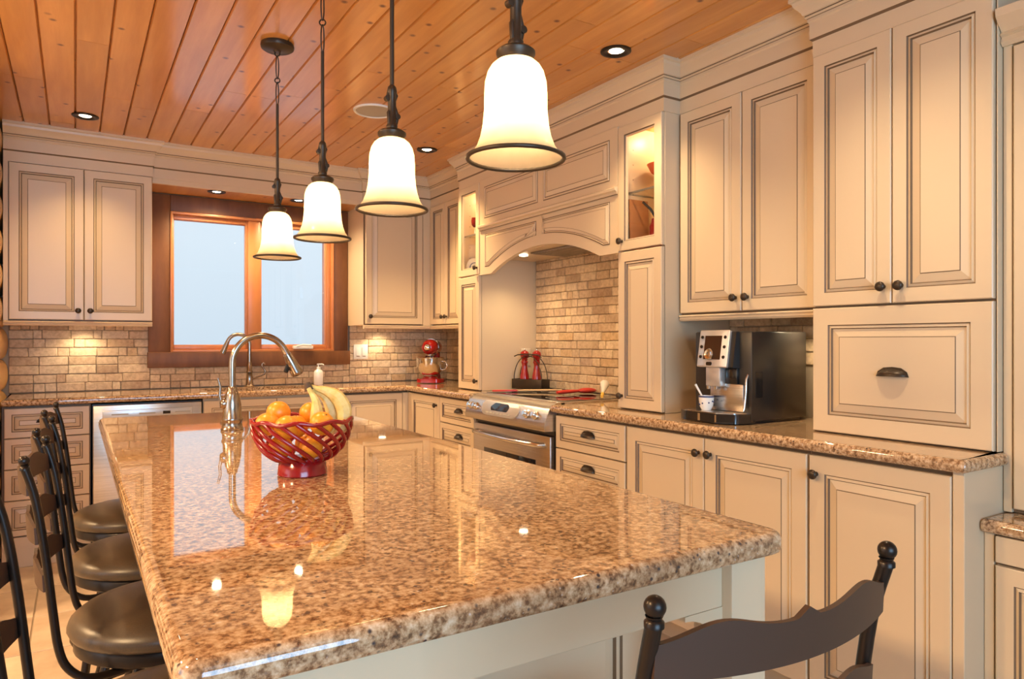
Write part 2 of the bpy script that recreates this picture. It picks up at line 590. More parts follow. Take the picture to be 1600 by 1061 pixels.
# log stub wall at the left of the cabinets
wl = structure(MB().box(-0.50, -0.395, 3.75, YB, 0, CEIL).build('wall_left', 'log_pine'))
lp = []
for k in range(17):
    a = -PI / 2 + PI * k / 16
    lp.append((math.cos(a) * 0.040, math.sin(a) * 0.093))
log_me = MB().prism([(-.03, -.093)] + lp + [(-.03, .093)], 3.74, YB - .002, lambda a, b_, d: (a, d, b_)).mesh('log', ['log_pine'], 40)
for k in range(13):
    link('log', log_me, wl, (-0.377, 0, 0.093 + k * 0.187))

# ---------------------------------------------------------------- backsplash of tumbled stones
def stone_mesh(seed, L, H=0.0492, D=0.016):
    rnd = random.Random(seed)
    bm = bmesh.new()
    bmesh.ops.create_cube(bm, size=1)
    for q in bm.verts:
        q.co = Vector((q.co.x * (L - .0022) + rnd.uniform(-.0022, .0022), q.co.y * D + rnd.uniform(-.0015, .0015), q.co.z * H + rnd.uniform(-.0018, .0018)))
    bmesh.ops.bevel(bm, geom=bm.edges[:], offset=0.0036, segments=1, affect='EDGES')
    bm.verts.index_update()
    r = MB().add([q.co[:] for q in bm.verts], [[q.index for q in f.verts] for f in bm.faces])
    bm.free()
    return r.mesh('stone', ['travertine'], 30)
stones = {}
for L in (45, 60, 75, 95, 120, 150):
    stones[L] = [stone_mesh(L * 10 + k, L / 1000) for k in range(2)]
def lay(parent, s0, s1, z0, z1, place, lens):
    """rows of stones between s0..s1; place(s,z)->(loc, rotz)"""
    rows = int((z1 - z0) / 0.052 + 0.5)
    pit = (z1 - z0) / rows
    for r in range(rows):
        s = s0
        left = s1 - s0
        while left > 0.02:
            L = random.choice(lens)
            if left - L / 1000 < 0.04:
                sc_ = left
                Lk = min(stones, key=lambda q: abs(q / 1000 - left))
                sx = left / (Lk / 1000)
            else:
                sc_ = L / 1000; Lk = L; sx = 1
            loc, rz = place(s + sc_ / 2, z0 + (r + .5) * pit)
            link('stone', random.choice(stones[Lk]), parent, loc, (random.uniform(-.025, .025), random.uniform(-.01, .01), rz + random.uniform(-.02, .02)), (sx, 1, pit / 0.052))
            s += sc_; left -= sc_
def back_place(s, z): return (s, YB - .016 + random.uniform(-.0025, .0025), z), 0
def right_place(s, z): return (XW - .014 + random.uniform(-.0025, .0025), s, z), RIGHT
LB = (45, 60, 95, 120, 120, 150, 150)
LR = (60, 75, 95, 120, 120, 150)
mbm = MB()
mbm.box(-.335, .42, YB - .012, YB, ZC, 1.36); mbm.box(.42, 1.76, YB - .012, YB, ZC, 1.06); mbm.box(1.76, XW, YB - .012, YB, ZC, 1.36)
mbm.build('mortar_bed', 'grout', wb)
lay(wb, -.334, .418, ZC + .002, 1.352, back_place, LB)
lay(wb, .418, 1.76, ZC + .002, 1.056, back_place, LB)
lay(wb, 1.76, 2.582, ZC + .002, 1.352, back_place, LB)
mbm = MB()
mbm.box(XW - .011, XW, 2.49, 3.84, ZC, 1.80); mbm.box(XW - .011, XW, 1.52, 2.22, ZC, 1.36); mbm.box(XW - .011, XW, 4.11, YB, ZC, 1.36)
mbm.build('mortar_bed', 'grout', wr)
lay(wr, 2.512, 3.826, ZC + .012, 1.79, right_place, LR)
lay(wr, 1.525, 1.76, ZC + .002, 1.127, right_place, (95, 120, 150))
lay(wr, 1.525, 2.216, 1.13, 1.352, right_place, (95, 120, 150))
lay(wr, 4.35, 5.13, ZC + .002, 1.352, right_place, LB)

# ---------------------------------------------------------------- window in the back wall
wn = structure(empty('window_1', (0, 0, 0)))
YC = 5.095
def slab(name, x0, x1, y0, y1, z0, z1, m, parent, bev=.004):
    return MB().box(x0, x1, y0, y1, z0, z1, bev=bev).build(name, m, parent, smooth=40)
slab('casing_board', .405, .535, YC, YB + .01, 1.155, 2.196, 'casing_wood', wn)
slab('casing_board', 1.628, 1.738, YC, YB + .01, 1.155, 2.196, 'casing_wood', wn)
slab('casing_board', .535, 1.628, YC, YB + .01, 2.085, 2.196, 'casing_wood', wn)
slab('sill_board', .40, 1.752, YC - .012, YB + .01, 1.055, 1.157, 'casing_wood', wn)
def frame(name, x0, x1, z0, z1, t, y0, y1, m, parent, tb=None):
    f = MB()
    tb = t if tb is None else tb
    f.box(x0, x0 + t, y0, y1, z0, z1, bev=.003); f.box(x1 - t, x1, y0, y1, z0, z1, bev=.003)
    f.box(x0 + t, x1 - t, y0, y1, z0, z0 + tb, bev=.003); f.box(x0 + t, x1 - t, y0, y1, z1 - tb, z1, bev=.003)
    return f.build(name, m, parent, smooth=40)
frame('jamb_frame', .533, 1.630, 1.155, 2.087, .016, YC - .006, YB + .14, 'sash_wood', wn)
slab('sash_post', 1.588, 1.616, YC + .025, YB + .10, 1.171, 2.071, 'sash_wood', wn)
slab('mullion', 1.026, 1.107, YC + .012, YB + .10, 1.170, 2.072, 'sash_wood', wn)
for a, q in ((.545, 1.027), (1.106, 1.590)):
    s_ = frame('sash', a, q, 1.171, 2.071, .012, YC + .03, YC + .075, 'sash_wood', wn, .030)
    frame('glazing_bead', a + .010, q - .010, 1.199, 2.043, .006, YC + .04, YC + .07, 'sash_wood', s_)
    MB().box(a + .010, q - .010, YC + .052, YC + .057, 1.199, 2.043).build('pane', 'clear_glass', s_)
ch_ = MB()
ch_.box(1.330, 1.470, YC - .030, YC + .02, 1.172, 1.196, bev=.006)
ch_.tube([(1.35, YC - .03, 1.192), (1.39, YC - .048, 1.202), (1.45, YC - .042, 1.198)], .007, 8)
ch_.build('crank_handle', 'white_plastic', wn, smooth=40)

# ---------------------------------------------------------------- crown moulding and frieze, swept round the cabinets
def sweep(path, prof, mats_idx):
    """prof: (outward, z); outward is to the right of the path direction"""
    mbx = MB(); N = len(path); K = len(prof)
    P = [Vector(p) for p in path]
    for i in range(N):
        dirs = []
        if i > 0: dirs.append((P[i] - P[i - 1]).normalized())
        if i < N - 1: dirs.append((P[i + 1] - P[i]).normalized())
        ns = [Vector((d.y, -d.x)) for d in dirs]
        if len(ns) == 1: q = ns[0]
        else:
            mm = ns[0] + ns[1]; q = mm / mm.dot(ns[0])
        for o_, z in prof:
            o_ += .003
            mbx.v.append((P[i].x + q.x * o_, P[i].y + q.y * o_, z))
    for i in range(N - 1):
        for k in range(K - 1):
            a = i * K + k
            mbx.f.append([a, a + 1, a + K + 1, a + K]); mbx.m.append(mats_idx[k])
    return mbx
crown_path = [(-.335, 4.763), (.40, 4.763), (.40, 4.785), (1.74, 4.785), (1.74, 4.763), (2.262, 4.763), (2.262, 4.114), (2.1645, 4.114),
              (2.1645, 2.218), (2.262, 2.218), (2.262, 1.522), (2.208, 1.522), (2.208, .947), (2.598, .947)]
crown_prof = [(.058, CEIL + .004), (.058, CEIL - .012), (.050, CEIL - .016), (.047, CEIL - .028), (.036, CEIL - .040), (.027, CEIL - .052), (.024, CEIL - .060),
              (.019, CEIL - .0625), (.019, CEIL - .066), (.022, CEIL - .0685), (.020, CEIL - .071), (.015, CEIL - .0735), (.012, CEIL - .0745), (.013, CEIL - .085), (.008, CEIL - .090),
              (.008, 2.293), (.005, 2.290), (.0, 2.286), (.0, 2.228), (-.02, 2.226)]
cm = [0] * (len(crown_prof) - 1)
cm[7] = 1; cm[11] = 1; cm[15] = 1; cm[16] = 1
structure(sweep(crown_path, crown_prof, cm).build('trim_1', ['cream', 'glaze'], smooth=25))
# valance and soffit over the window
vb = MB()
vb.box(.402, 1.738, 4.786, 4.81, 2.197, CEIL - .001, bev=.002)
structure(vb.build('trim_2', 'cream'))
structure(MB().box(.402, 1.738, 4.81, YC - .002, 2.2, 2.225).build('trim_3', 'pine'))

# ---------------------------------------------------------------- cabinet building blocks
TH = 0.02
def door_mesh(wd, ht, stile=.045, deep=True):
    mb = MB()
    L = rect(0, wd, 0, ht)
    s = min(stile, wd * .27, ht * .27)
    sp_ = [(0, 0, 0), (0, -TH + .003, 0), (.003, -TH, 0), (s, -TH, 0), (s + .0035, -TH + .005, 1), (s + .011, -TH + .0015, 0), (s + .0145, -TH + .0085, 1)]
    bev = min(.026, wd * .09, ht * .12)
    sp_ += [(s + .0145 + bev, -TH + .002, 0), (s + .017 + bev, -TH + .0005, 1)]
    mb.rings(L, sp_, XZ)
    mb.f.append([0, 1, 2, 3]); mb.m.append(0)
    return mb
def glass_door(wd, ht, stile=.045):
    mb = MB()
    L = rect(0, wd, 0, ht)
    s = stile
    mb.rings(L, [(0, 0, 0), (0, -TH + .003, 0), (.003, -TH, 0), (s, -TH, 0), (s + .004, -TH + .006, 1), (s + .008, -TH + .006, 0), (s + .008, 0, 0), (0, 0, 0)], XZ, cap=False)
    return mb
knob_me = MB().lathe([(0, 0), (.008, 0), (.007, .003), (.0055, .010), (.0065, .014), (.0135, .017), (.0160, .021), (.0150, .026), (.010, .0295), (0, .031)], 16,
                     M=Matrix.Rotation(PI / 2, 4, 'X')).mesh('knob', ['bronze'], 50)
def cup_mesh():
    mb = MB()
    for s_, k in ((1.0, 0), (0.86, 1)):
        a, bb, c = .049 * s_, .027 * s_, .024 * s_
        k0 = len(mb.v); nu, nv = 14, 6
        for i in range(nu + 1):
            for j in range(nv + 1):
                u = PI * i / nu; v_ = PI / 2 * j / nv
                mb.v.append((-a * math.cos(u), -bb * math.sin(u) * math.cos(v_) - (.0005 if k else 0), c * math.sin(u) * math.sin(v_)))
        for i in range(nu):
            for j in range(nv):
                q = k0 + i * (nv + 1) + j
                mb.f.append([q, q + 1, q + nv + 2, q + nv + 1]); mb.m.append(0)
    # mounting plate behind the cup
    mb.prism([(-.052, -.002), (.052, -.002), (.046, .014), (.028, .026), (0, .029), (-.028, .026), (-.046, .014)], -.0025, 0, XZ)
    return mb.mesh('cup_pull', ['bronze'], 50)
cup_me = cup_mesh()
def front(root, kind, x0, x1, z0, z1, pull=None, stile=.045, pane=False, label=None):
    wd, ht = x1 - x0, z1 - z0
    if pane:
        d = glass_door(wd, ht, stile).build('door', ['cream', 'glaze'], root, (x0, 0, z0))
        s = stile
        MB().box(s, wd - s, -.008, -.004, s, ht - s).build('pane', 'clear_glass', d)
    else:
        d = door_mesh(wd, ht, stile).build('drawer' if kind == 'drawer' else 'door', ['cream', 'glaze'], root, (x0, 0, z0))
    if pull:
        t, px, pz = pull
        if t == 'cup': link('cup_pull', cup_me, d, (px - x0, -TH - .0005 + (.0 if False else 0), pz - z0))
        else: link('knob', knob_me, d, (px - x0, -TH + .001, pz - z0))
    return d
def body(root, x0, x1, z0, z1, depth, toe=None, y0=0):
    mb = MB().box(x0, x1, y0, depth, z0, z1, front=1)  # front face in glaze brown: gap shade painted between the doors
    if toe: mb.box(x0, x1, toe, depth, 0, z0 + .002)
    return mb.build('body', ['cream', 'glaze'], root)

# ---------------------------------------------------------------- base cabinets, back wall (door fronts at Y 4.625)
FY = 4.645
D_B = YB - .02 - FY
c = tag(empty('drawer_cabinet', (-.333, FY, 0)), 'cream base cabinet with four stacked drawers beside the dishwasher', 'cabinet')
body(c, 0, .410, .165, .879, D_B)
MB().box(0, .41, -.018, .02, 0, .165, bev=.003).build('plinth', 'cream', c)
for za, zb in ((.172, .362), (.367, .532), (.537, .700), (.705, .864)):
    front(c, 'drawer', .012, .404, za, zb, ('cup', .205, (za + zb) / 2), .032)
c = tag(empty('sink_cabinet', (.667, FY, 0)), 'cream two-door base cabinet under the window sink', 'cabinet')
body(c, 0, .876, .10, .66, D_B, .06)
MB().box(0, .876, 0, .02, .66, .879).build('apron_rail', 'cream', c)
front(c, 'door', .003, .436, .105, .862, ('knob', .408, .806))
front(c, 'door', .440, .873, .105, .862, ('knob', .468, .806))
c = tag(empty('corner_cabinet', (1.544, FY, 0)), 'cream single-door base cabinet on the back wall in the corner', 'cabinet')
body(c, 0, .476, .10, .879, D_B, .06)
front(c, 'door', .003, .432, .105, .862, ('knob', .027, .806))
MB().box(.436, .4755, -.018, .0, .1, .864, bev=.002).build('filler_strip', 'cream', c)
MB().box(.4765, .494, -.018, .0, .1, .864).build('filler_strip', 'cream', c)

# dishwasher
dw = tag(empty('dishwasher', (.079, FY, 0)), 'stainless steel dishwasher with hidden control strip', 'dishwasher')
MB().box(.006, .580, .0, D_B - .02, .10, .868).build('tub', 'black_satin', dw)
d = MB().box(.008, .578, -.030, -.002, .115, .862, bev=.005).build('door', 'steel', dw, smooth=40)
MB().box(.055, .525, -.0335, -.028, .775, .832, bev=.004).build('control_strip', 'silver_plastic', d, smooth=40)
MB().box(.365, .405, -.0345, -.033, .799, .816, bev=.001).build('display', 'black_plastic', d)
for k, xx in enumerate((.10, .24, .43)):
    MB().box(xx, xx + .085, -.0342, -.033, .803, .811).build('button_row', 'grille', d)
MB().box(.0, .586, .03, .05, .0, .098).build('toe_kick', 'black_satin', dw)

# ---------------------------------------------------------------- base cabinets, right wall (door fronts at X 2.02)
FX = 2.04
D_R = XW - .02 - FX
c = tag(empty('door_cabinet', (FX, 4.60, 0), RIGHT), 'narrow cream base cabinet with one knob in the corner near the mixer', 'cabinet')
body(c, 0, .481, .10, .879, D_R, .06)
front(c, 'door', .024, .478, .105, .862, ('knob', .438, .806))
MB().box(-.024, .020, -.018, .0, .1, .864, bev=.002).build('filler_strip', 'cream', c)
c = tag(empty('drawer_cabinet', (FX, 4.118, 0), RIGHT), 'cream drawer cabinet left of the stainless range', 'cabinet')
body(c, 0, .462, .10, .879, D_R, .06)
for za, zb in ((.105, .375), (.380, .545), (.550, .700), (.706, .862)):
    front(c, 'drawer', .004, .458, za, zb, ('cup', .272, (za + zb) / 2 + .0), .032)
c = tag(empty('drawer_cabinet', (FX, 2.823, 0), RIGHT), 'cream drawer cabinet right of the stainless range', 'cabinet')
body(c, 0, .522, .10, .879, D_R, .06)
for za, zb in ((.105, .375), (.380, .545), (.550, .700), (.706, .862)):
    front(c, 'drawer', .004, .516, za, zb, ('cup', .262, (za + zb) / 2 + .0), .036)
c = tag(empty('door_cabinet', (FX, 2.300, 0), RIGHT), 'wide cream base cabinet with two doors below the coffee machine', 'cabinet')
body(c, 0, .884, .10, .879, D_R, .06)
front(c, 'door', .006, .441, .105, .862, ('knob', .415, .805), .055)
front(c, 'door', .445, .880, .105, .862, ('knob', .474, .805), .055)
c = tag(empty('door_cabinet', (FX, 1.415, 0), RIGHT), 'cream base cabinet with one door at the open end of the run', 'cabinet')
body(c, 0, .440, .10, .879, D_R, .06)
front(c, 'door', .004, .438, .105, .862, ('knob', .030, .804), .055)
MB().box(.441, .471, -.018, D_R, 0, .879, bev=.002).build('end_panel', 'cream', c)

# ---------------------------------------------------------------- counter tops
def slab_top(name, loop, z1, th, hole=None, r=.02):
    L = round_poly(loop, r, 4)
    z0 = z1 - th
    sp_ = [(.010, z0, 0), (.003, z0 + .004, 0), (0, z0 + .010, 0), (0, z1 - .014, 0), (.003, z1 - .006, 0), (.008, z1 - .0015, 0), (.013, z1, 0), (.017, z1, 0)]
    mb = MB().rings(L, sp_, XY, hole=hole)
    # underside
    base = inset(L, .010)
    k = len(mb.v)
    mb.v += [(p[0], p[1], z0) for p in base]
    idx = list(range(k, k + len(base)))
    polys = [[Vector((p[0], p[1], 0)) for p in base]]
    if hole:
        polys.append([Vector((p[0], p[1], 0)) for p in hole])
        mb.v += [(p[0], p[1], z0) for p in hole]
        idx += list(range(k + len(base), k + len(base) + len(hole)))
    for t in tessellate_polygon(polys):
        mb.f.append([idx[q] for q in t]); mb.m.append(0)
    o = mb.build(name, 'granite', smooth=50)
    return o
sink_hole = round_poly(rect(.70, 1.46, 4.70, 4.99), .05, 4)
tag(slab_top('countertop', [(-.334, 4.592), (1.988, 4.592), (1.988, 3.655), (2.584, 3.655), (2.584, 5.125), (-.334, 5.125)], ZC, .036, sink_hole, .006),
    'brown speckled granite counter running under the window and round the corner', 'countertop')
tag(slab_top('countertop', [(1.988, .925), (2.234, .925), (2.234, .9475), (2.584, .9475), (2.584, 2.826), (1.988, 2.826)], ZC, .036, None, .012),
    'brown speckled granite counter under the coffee machine, right of the range', 'countertop')
def basin(name, hole, ztop, depth, label, m='steel'):
    mb = MB()
    L = inset(hole, -.008)
    mb.rings(L, [(-.012, ztop, 0), (0, ztop, 0), (.004, ztop - .02, 0), (.010, ztop - depth + .03, 0), (.03, ztop - depth, 0)], XY)
    o = mb.build(name, m, smooth=60)
    cx = sum(p[0] for p in hole) / len(hole); cy = sum(p[1] for p in hole) / len(hole)
    MB().lathe([(0, 0), (.04, 0), (.042, .003), (.030, .004), (0, .003)], 16, (cx, cy, ztop - depth)).build('drain', 'chrome', o, smooth=40)
    return tag(o, label, 'sink')
basin('kitchen_sink', sink_hole, ZC - .037, .19, 'rectangular undermount steel sink below the window')

# ---------------------------------------------------------------- wall cabinets
def light_rail(root, x0, x1, depth, ends=(0, 0)):
    mb = MB()
    prof = [(-.020, 1.343), (-.022, 1.338), (-.016, 1.332), (-.018, 1.326), (-.012, 1.318), (.012, 1.318), (.012, 1.343)]
    mb.prism(prof, x0, x1, lambda a, b_, d: (d, a, b_))
    return mb.build('light_rail', 'cream', root)
UB = .008
c = tag(empty('wall_cabinet', (-.335, 4.763 + UB, 0)), 'cream two-door wall cabinet left of the window', 'cabinet')
body(c, 0, .735, 1.345, CEIL - .03, YB - 4.79)
front(c, 'door', .026, .379, 1.352, 2.224, ('knob', .352, 1.405))
front(c, 'door', .383, .733, 1.352, 2.224, ('knob', .412, 1.405))
MB().box(0, .022, -.014, 0, 1.345, 2.228).build('filler_strip', 'cream', c)
light_rail(c, 0, .735, .3)
c = tag(empty('wall_cabinet', (1.74, 4.763 + UB, 0)), 'cream single-door wall cabinet right of the window', 'cabinet')
body(c, 0, .53, 1.345, CEIL - .03, YB - 4.79)
front(c, 'door', .012, .452, 1.352, 2.224, ('knob', .040, 1.405))
MB().box(.456, .512, -.016, 0, 1.345, 2.228).build('filler_strip', 'cream', c)
light_rail(c, 0, .53, .3)
c = tag(empty('wall_cabinet', (2.262 + UB, 4.755, 0), RIGHT), 'narrow cream wall cabinet above the red mixer, beside the hood tower', 'cabinet')
body(c, 0, .638, 1.345, CEIL - .03, XW - 2.28)
front(c, 'door', .020, .255, 1.352, 2.224, ('knob', .230, 1.405), .038)
MB().box(-.012, .017, -.016, 0, 1.345, 2.228).build('filler_strip', 'cream', c)
front(c, 'door', .259, .494, 1.352, 2.224, ('knob', .284, 1.405), .038)
light_rail(c, .0, .638, .3)
c = tag(empty('wall_cabinet', (2.262 + UB, 2.212, 0), RIGHT), 'cream two-door wall cabinet above the coffee machine', 'cabinet')
body(c, 0, .685, 1.345, CEIL - .03, XW - 2.28)
front(c, 'door', .006, .336, 1.352, 2.224, ('knob', .309, 1.405))
front(c, 'door', .341, .678, 1.352, 2.224, ('knob', .368, 1.405))
light_rail(c, 0, .685, .3)

# tall cupboard with lift-up garage on the counter
c = tag(empty('tall_cupboard', (2.208 + UB, 1.522, 0), RIGHT), 'tall cream cupboard standing on the counter with a lift-up garage door', 'cabinet')
body(c, 0, .574, ZC + .001, CEIL - .03, XW - 2.225)
front(c, 'door', .003, .280, 1.352, 2.226, ('knob', .256, 1.405))
front(c, 'door', .284, .571, 1.352, 2.226, ('knob', .313, 1.405))
front(c, 'door', .003, .571, ZC + .004, 1.344, ('cup', .285, 1.120), .058)
MB().box(.5745, .578, -.006, XW - 2.225, ZC + .002, CEIL - .035, bev=.001).build('end_panel', 'cream', c)

# ---------------------------------------------------------------- hood towers
TXF = 2.1645 + UB
TD = XW - .012 - TXF
def tower(y0, wd, label, kx, mirror):
    c = tag(empty('hood_tower', (TXF, y0, 0), RIGHT), label, 'cabinet')
    mb = MB()
    mb.box(0, wd, 0, TD, ZC + .001, 1.648, front=1)  # dark front face paints shade into the gap around the lower door
    t = .018
    mb.box(0, t, 0, TD, 1.648, 2.41); mb.box(wd - t, wd, 0, TD, 1.648, 2.41)
    mb.box(t, wd - t, TD - t, TD, 1.648, 2.41)
    mb.box(t, wd - t, 0, TD - t, 2.236, 2.41, mi=2)
    mb.build('body', ['cream', 'glaze', 'amber_wood'], c)
    front(c, 'door', .003, wd - .003, ZC + .006, 1.642, ('knob', kx, .977), .045)
    front(c, 'door', .003, wd - .003, 1.650, 2.226, ('knob', kx, 1.693), .042, True)
    MB().box(t, wd - t, .02, TD - t - .002, 1.915, 1.923).build('glass_shelf', 'clear_glass', c)
    ed = MB().box(t, wd - t, .018, .0215, 1.9145, 1.9235).build('shelf_edge', 'grey_filter', c)
    pk = MB().lathe([(0, 0), (.028, 0), (.028, -.008), (.022, -.010), (0, -.010)], 16, (wd / 2, TD * .5, 2.2355)).build('puck_light', 'puck_lens', c, smooth=40)
    L = bpy.data.lights.new('cabinet_bulb', 'POINT')
    L.energy = 1.5; L.color = (1, .74, .42); L.shadow_soft_size = .02
    o = bpy.data.objects.new('cabinet_bulb', L); COL.objects.link(o); o.parent = c; o.location = (wd / 2, TD * .5, 2.205)
    for pz in range(6):
        for py in (.06, TD - .06):
            for pxx in (t + .0004, wd - t - .0004):
                MB().lathe([(0, 0), (.003, 0)], 8, (pxx, py, 1.78 + pz * .07), M=Matrix.Rotation(PI / 2, 4, 'Y')).build('shelf_pin_hole', 'glaze', c)
    return c
tower(4.112, .284, 'left hood tower with lit glass door, standing between the mixer and range', .284 - .028, False)
tower(2.508, .290, 'right hood tower with lit glass door, standing between the range and coffee machine', .030, True)

# ---------------------------------------------------------------- arched hood between the towers
HW = 3.826 - 2.510
h = tag(empty('range_hood', (TXF, 3.826, 0), RIGHT), 'cream mantel hood with an arched valance over the range', 'range hood')
mb = MB()
mb.box(0, HW, -.018, 0, 1.925, 2.236, bev=.002)
mb.box(.0, HW, 0, TD, 2.05, 2.41)
mb.build('upper_board', 'cream', h)
def arch(u): return 1.644 + .112 * (1 - (2 * u - 1) ** 2)
ax0, ax1 = .135, 1.178
pts = [(0, 1.644), (ax0, 1.644)] + [(ax0 + (ax1 - ax0) * k / 28, arch(k / 28) + (.0 if k in (0, 28) else 0)) for k in range(1, 28)] + [(ax1, 1.644), (HW, 1.644), (HW, 1.926), (0, 1.926)]
mb = MB().prism(pts, -.014, .012, XZ)
mb.build('arched_valance', 'cream', h)
def overlay(loop, y, name, k=1.0):
    sp_ = [(0, y + .002, 1), (0, y - .0008, 1), (.004, y - .0008, 1), (.006, y - .0035, 0), (.012 * k, y - .0035, 0), (.014 * k, y - .0008, 0), (.018 * k, y - .0008, 1), (.040 * k, y - .006, 0), (.0425 * k, y - .0062, 1)]
    MB().rings(loop, sp_, XZ).build(name, ['cream', 'glaze'], h)
overlay(rect(.060, .650, 1.990, 2.186), -.018, 'panel')
overlay(rect(.705, HW - .058, 1.990, 2.186), -.018, 'panel')
def arch_at(x):
    u = (x - ax0) / (ax1 - ax0)
    return arch(u) if 0 < u < 1 else 1.644
cx_ = HW / 2
lo = [(.060, 1.893), (.060, 1.690), (.110, 1.690)] + [(x, arch_at(x) + .058) for x in [.150 + .03 * k for k in range(17)]] + [(cx_ - .028, arch_at(cx_ - .028) + .058), (cx_ - .028, 1.893)]
overlay(lo, -.014, 'panel', .66)
overlay([(HW - p[0], p[1]) for p in reversed(lo)], -.014, 'panel', .66)
mb = MB().prism([(-.018, 1.918), (-.024, 1.922), (-.024, 1.930), (-.036, 1.936), (-.038, 1.946), (-.032, 1.952), (-.018, 1.954)], 0, HW, lambda a, b_, d: (d, a, b_))
mb.build('ledge_moulding', 'cream', h)
MB().box(0, HW, -.0195, -.017, 1.9165, 1.9195).build('glaze_line', 'glaze', h)
mb = MB()
mb.box(.0, HW, .012, TD - .02, 1.752, 1.77)
mb.build('liner', 'cream', h)
fz = 1.7515
ft = MB().box(.40, .92, .10, .36, fz - .010, fz, bev=.002).build('grease_filter', 'grey_filter', h)
for k in range(17):
    MB().box(.415 + k * .0295, .427 + k * .0295, .11, .35, fz - .013, fz - .0095).build('filter_slat', 'steel', ft)
for xx in (.28, 1.04):
    MB().lathe([(0, 0), (.026, 0), (.026, -.006), (.02, -.008), (0, -.008)], 16, (xx, .13, fz)).build('hood_lamp', 'puck_lens', h, smooth=40)

# ---------------------------------------------------------------- range
RW = .812
r = tag(empty('range', (FX, 3.648, 0), RIGHT), 'stainless slide-in range with black glass cooktop', 'range')
MB().box(.004, RW - .004, 0, D_R - .01, .02, .895).build('body', 'black_satin', r)
ck = MB()
ck.box(-.004, RW + .004, .02, D_R - .004, .908, .924, bev=.004)
ck.build('cooktop', 'steel', r, smooth=40)
cg = MB().box(.02, RW - .02, .05, D_R - .015, .922, .9265, bev=.001).build('glass_surface', 'ceran', r)
for ex, ey, er in ((.22, .17, .09), (.60, .17, .075), (.22, .40, .075), (.60, .40, .10)):
    e_ = MB()
    e_.tube([(ex + er * math.cos(2 * PI * k / 40), ey + er * math.sin(2 * PI * k / 40), .9265) for k in range(40)], .0012, 6, closed=True)
    e_.build('burner_ring', 'grey_filter', cg)
prof = [(.045, .922), (.0, .920), (-.030, .910), (-.052, .885), (-.075, .830), (-.082, .800), (-.076, .782), (.0, .780), (.045, .88)]
cp = MB().prism(prof, -.004, RW + .004, lambda a, b_, d: (d, a, b_)).build('control_panel', 'steel', r, smooth=35)
# sloped oval fascia on the control panel
A = Vector((0, -.0525, .886)); Bq = Vector((0, -.0755, .829))
up = (A - Bq).normalized(); nrm = Vector((0, up.z, -up.y)) * 1.0
if nrm.y > 0: nrm = -nrm
ctr = (A + Bq) / 2
def slope(a, b_, d): return Vector((RW * .455 + a * 1.22, 0, 0)) + ctr + up * b_ + nrm * d
MB().rings(round_poly([(-.150, .040), (-.165, -.004), (-.135, -.044), (.135, -.044), (.165, -.004), (.150, .040)], .03, 6),
           [(0, -.002, 0), (0, .004, 0), (.004, .006, 0)], slope).build('fascia', 'silver_plastic', cp, smooth=40)
MB().rings(round_poly([(-.078, .006), (-.046, .030), (.066, .030), (.080, .012), (.068, -.015), (-.068, -.015)], .008, 4),
           [(0, .004, 0), (0, .0072, 0), (.002, .0078, 0)], slope).build('display', 'display_blue', cp, smooth=40)
for bx in range(7):
    MB().rings(round_poly(rect(-.105 + bx * .031, -.085 + bx * .031, -.033, -.024), .003, 2), [(0, .005, 0), (0, .007, 0)], slope).build('button', 'grille', cp)
q = nrm.to_track_quat('Z', 'Y').to_matrix().to_4x4()
for kx in (.045, .105, .640, .720):
    kb = MB().lathe([(0, .028), (.012, .028), (.016, .024), (.018, .008), (.023, .004), (.023, 0), (0, 0)], 18, M=q)
    kb.build('knob', 'chrome', cp, tuple(Vector((kx, 0, 0)) + ctr - up * .004), smooth=40)
dr = MB().box(.012, RW - .012, -.034, .0, .19, .752, bev=.006).build('oven_door', 'steel', r, smooth=40)
MB().box(.14, RW - .14, -.0355, -.033, .30, .62, bev=.004).build('oven_window', 'ceran', dr, smooth=40)
hp = [(.07, -.034, .705)] + [(.07 + (RW - .14) * k / 12, -.062 - .028 * math.sin(PI * k / 12), .705 - .0 * k) for k in range(13)] + [(RW - .07, -.034, .705)]
MB().tube(hp, .013, 12).build('handle', 'chrome', dr, smooth=60)
MB().box(.004, RW - .004, -.010, .0, .756, .779).build('vent_gap', 'black_satin', r)
MB().box(.012, RW - .012, -.030, .0, .03, .182, bev=.005).build('storage_drawer', 'steel', r, smooth=40)

# ---------------------------------------------------------------- desk and hutch past the end of the run
c = tag(empty('desk_cabinet', (2.14, .943, 0), RIGHT), 'low cream desk cabinet beside the counter end, at the right edge', 'cabinet')
body(c, 0, 1.2, .10, .709, XW - 2.16, .06)
MB().box(0, .024, -.012, 0, 0, .709, bev=.002).build('end_panel', 'cream', c)
MB().box(.030, .52, -.02, 0, .630, .702, bev=.003).build('drawer', 'cream', c)
front(c, 'door', .030, .52, .105, .622, None, .045)
MB().box(.526, 1.19, -.02, 0, .630, .702, bev=.003).build('drawer', 'cream', c)
front(c, 'door', .526, 1.19, .105, .622, None, .045)
tag(slab_top('countertop', [(2.098, -.30), (2.59, -.30), (2.59, .943), (2.098, .943)], .746, .036, None, .012), 'low granite top on the desk cabinet at the right edge', 'countertop')
c = tag(empty('hutch', (2.25, .942, 0), RIGHT), 'cream hutch cabinet standing on the desk at the right edge', 'cabinet')
body(c, 0, 1.0, .748, 2.16, XW - 2.265)
MB().box(0, .022, -.014, 0, .748, 2.07, bev=.002).build('face_stile', 'cream', c)
front(c, 'door', .027, .48, .76, 2.06, None)
front(c, 'door', .484, .98, .76, 2.06, None)
hp_ = [(-.02, 2.065), (-.03, 2.075), (-.024, 2.09), (-.034, 2.095), (-.026, 2.105), (-.06, 2.14), (-.062, 2.162), (.0, 2.162), (.0, 2.065)]
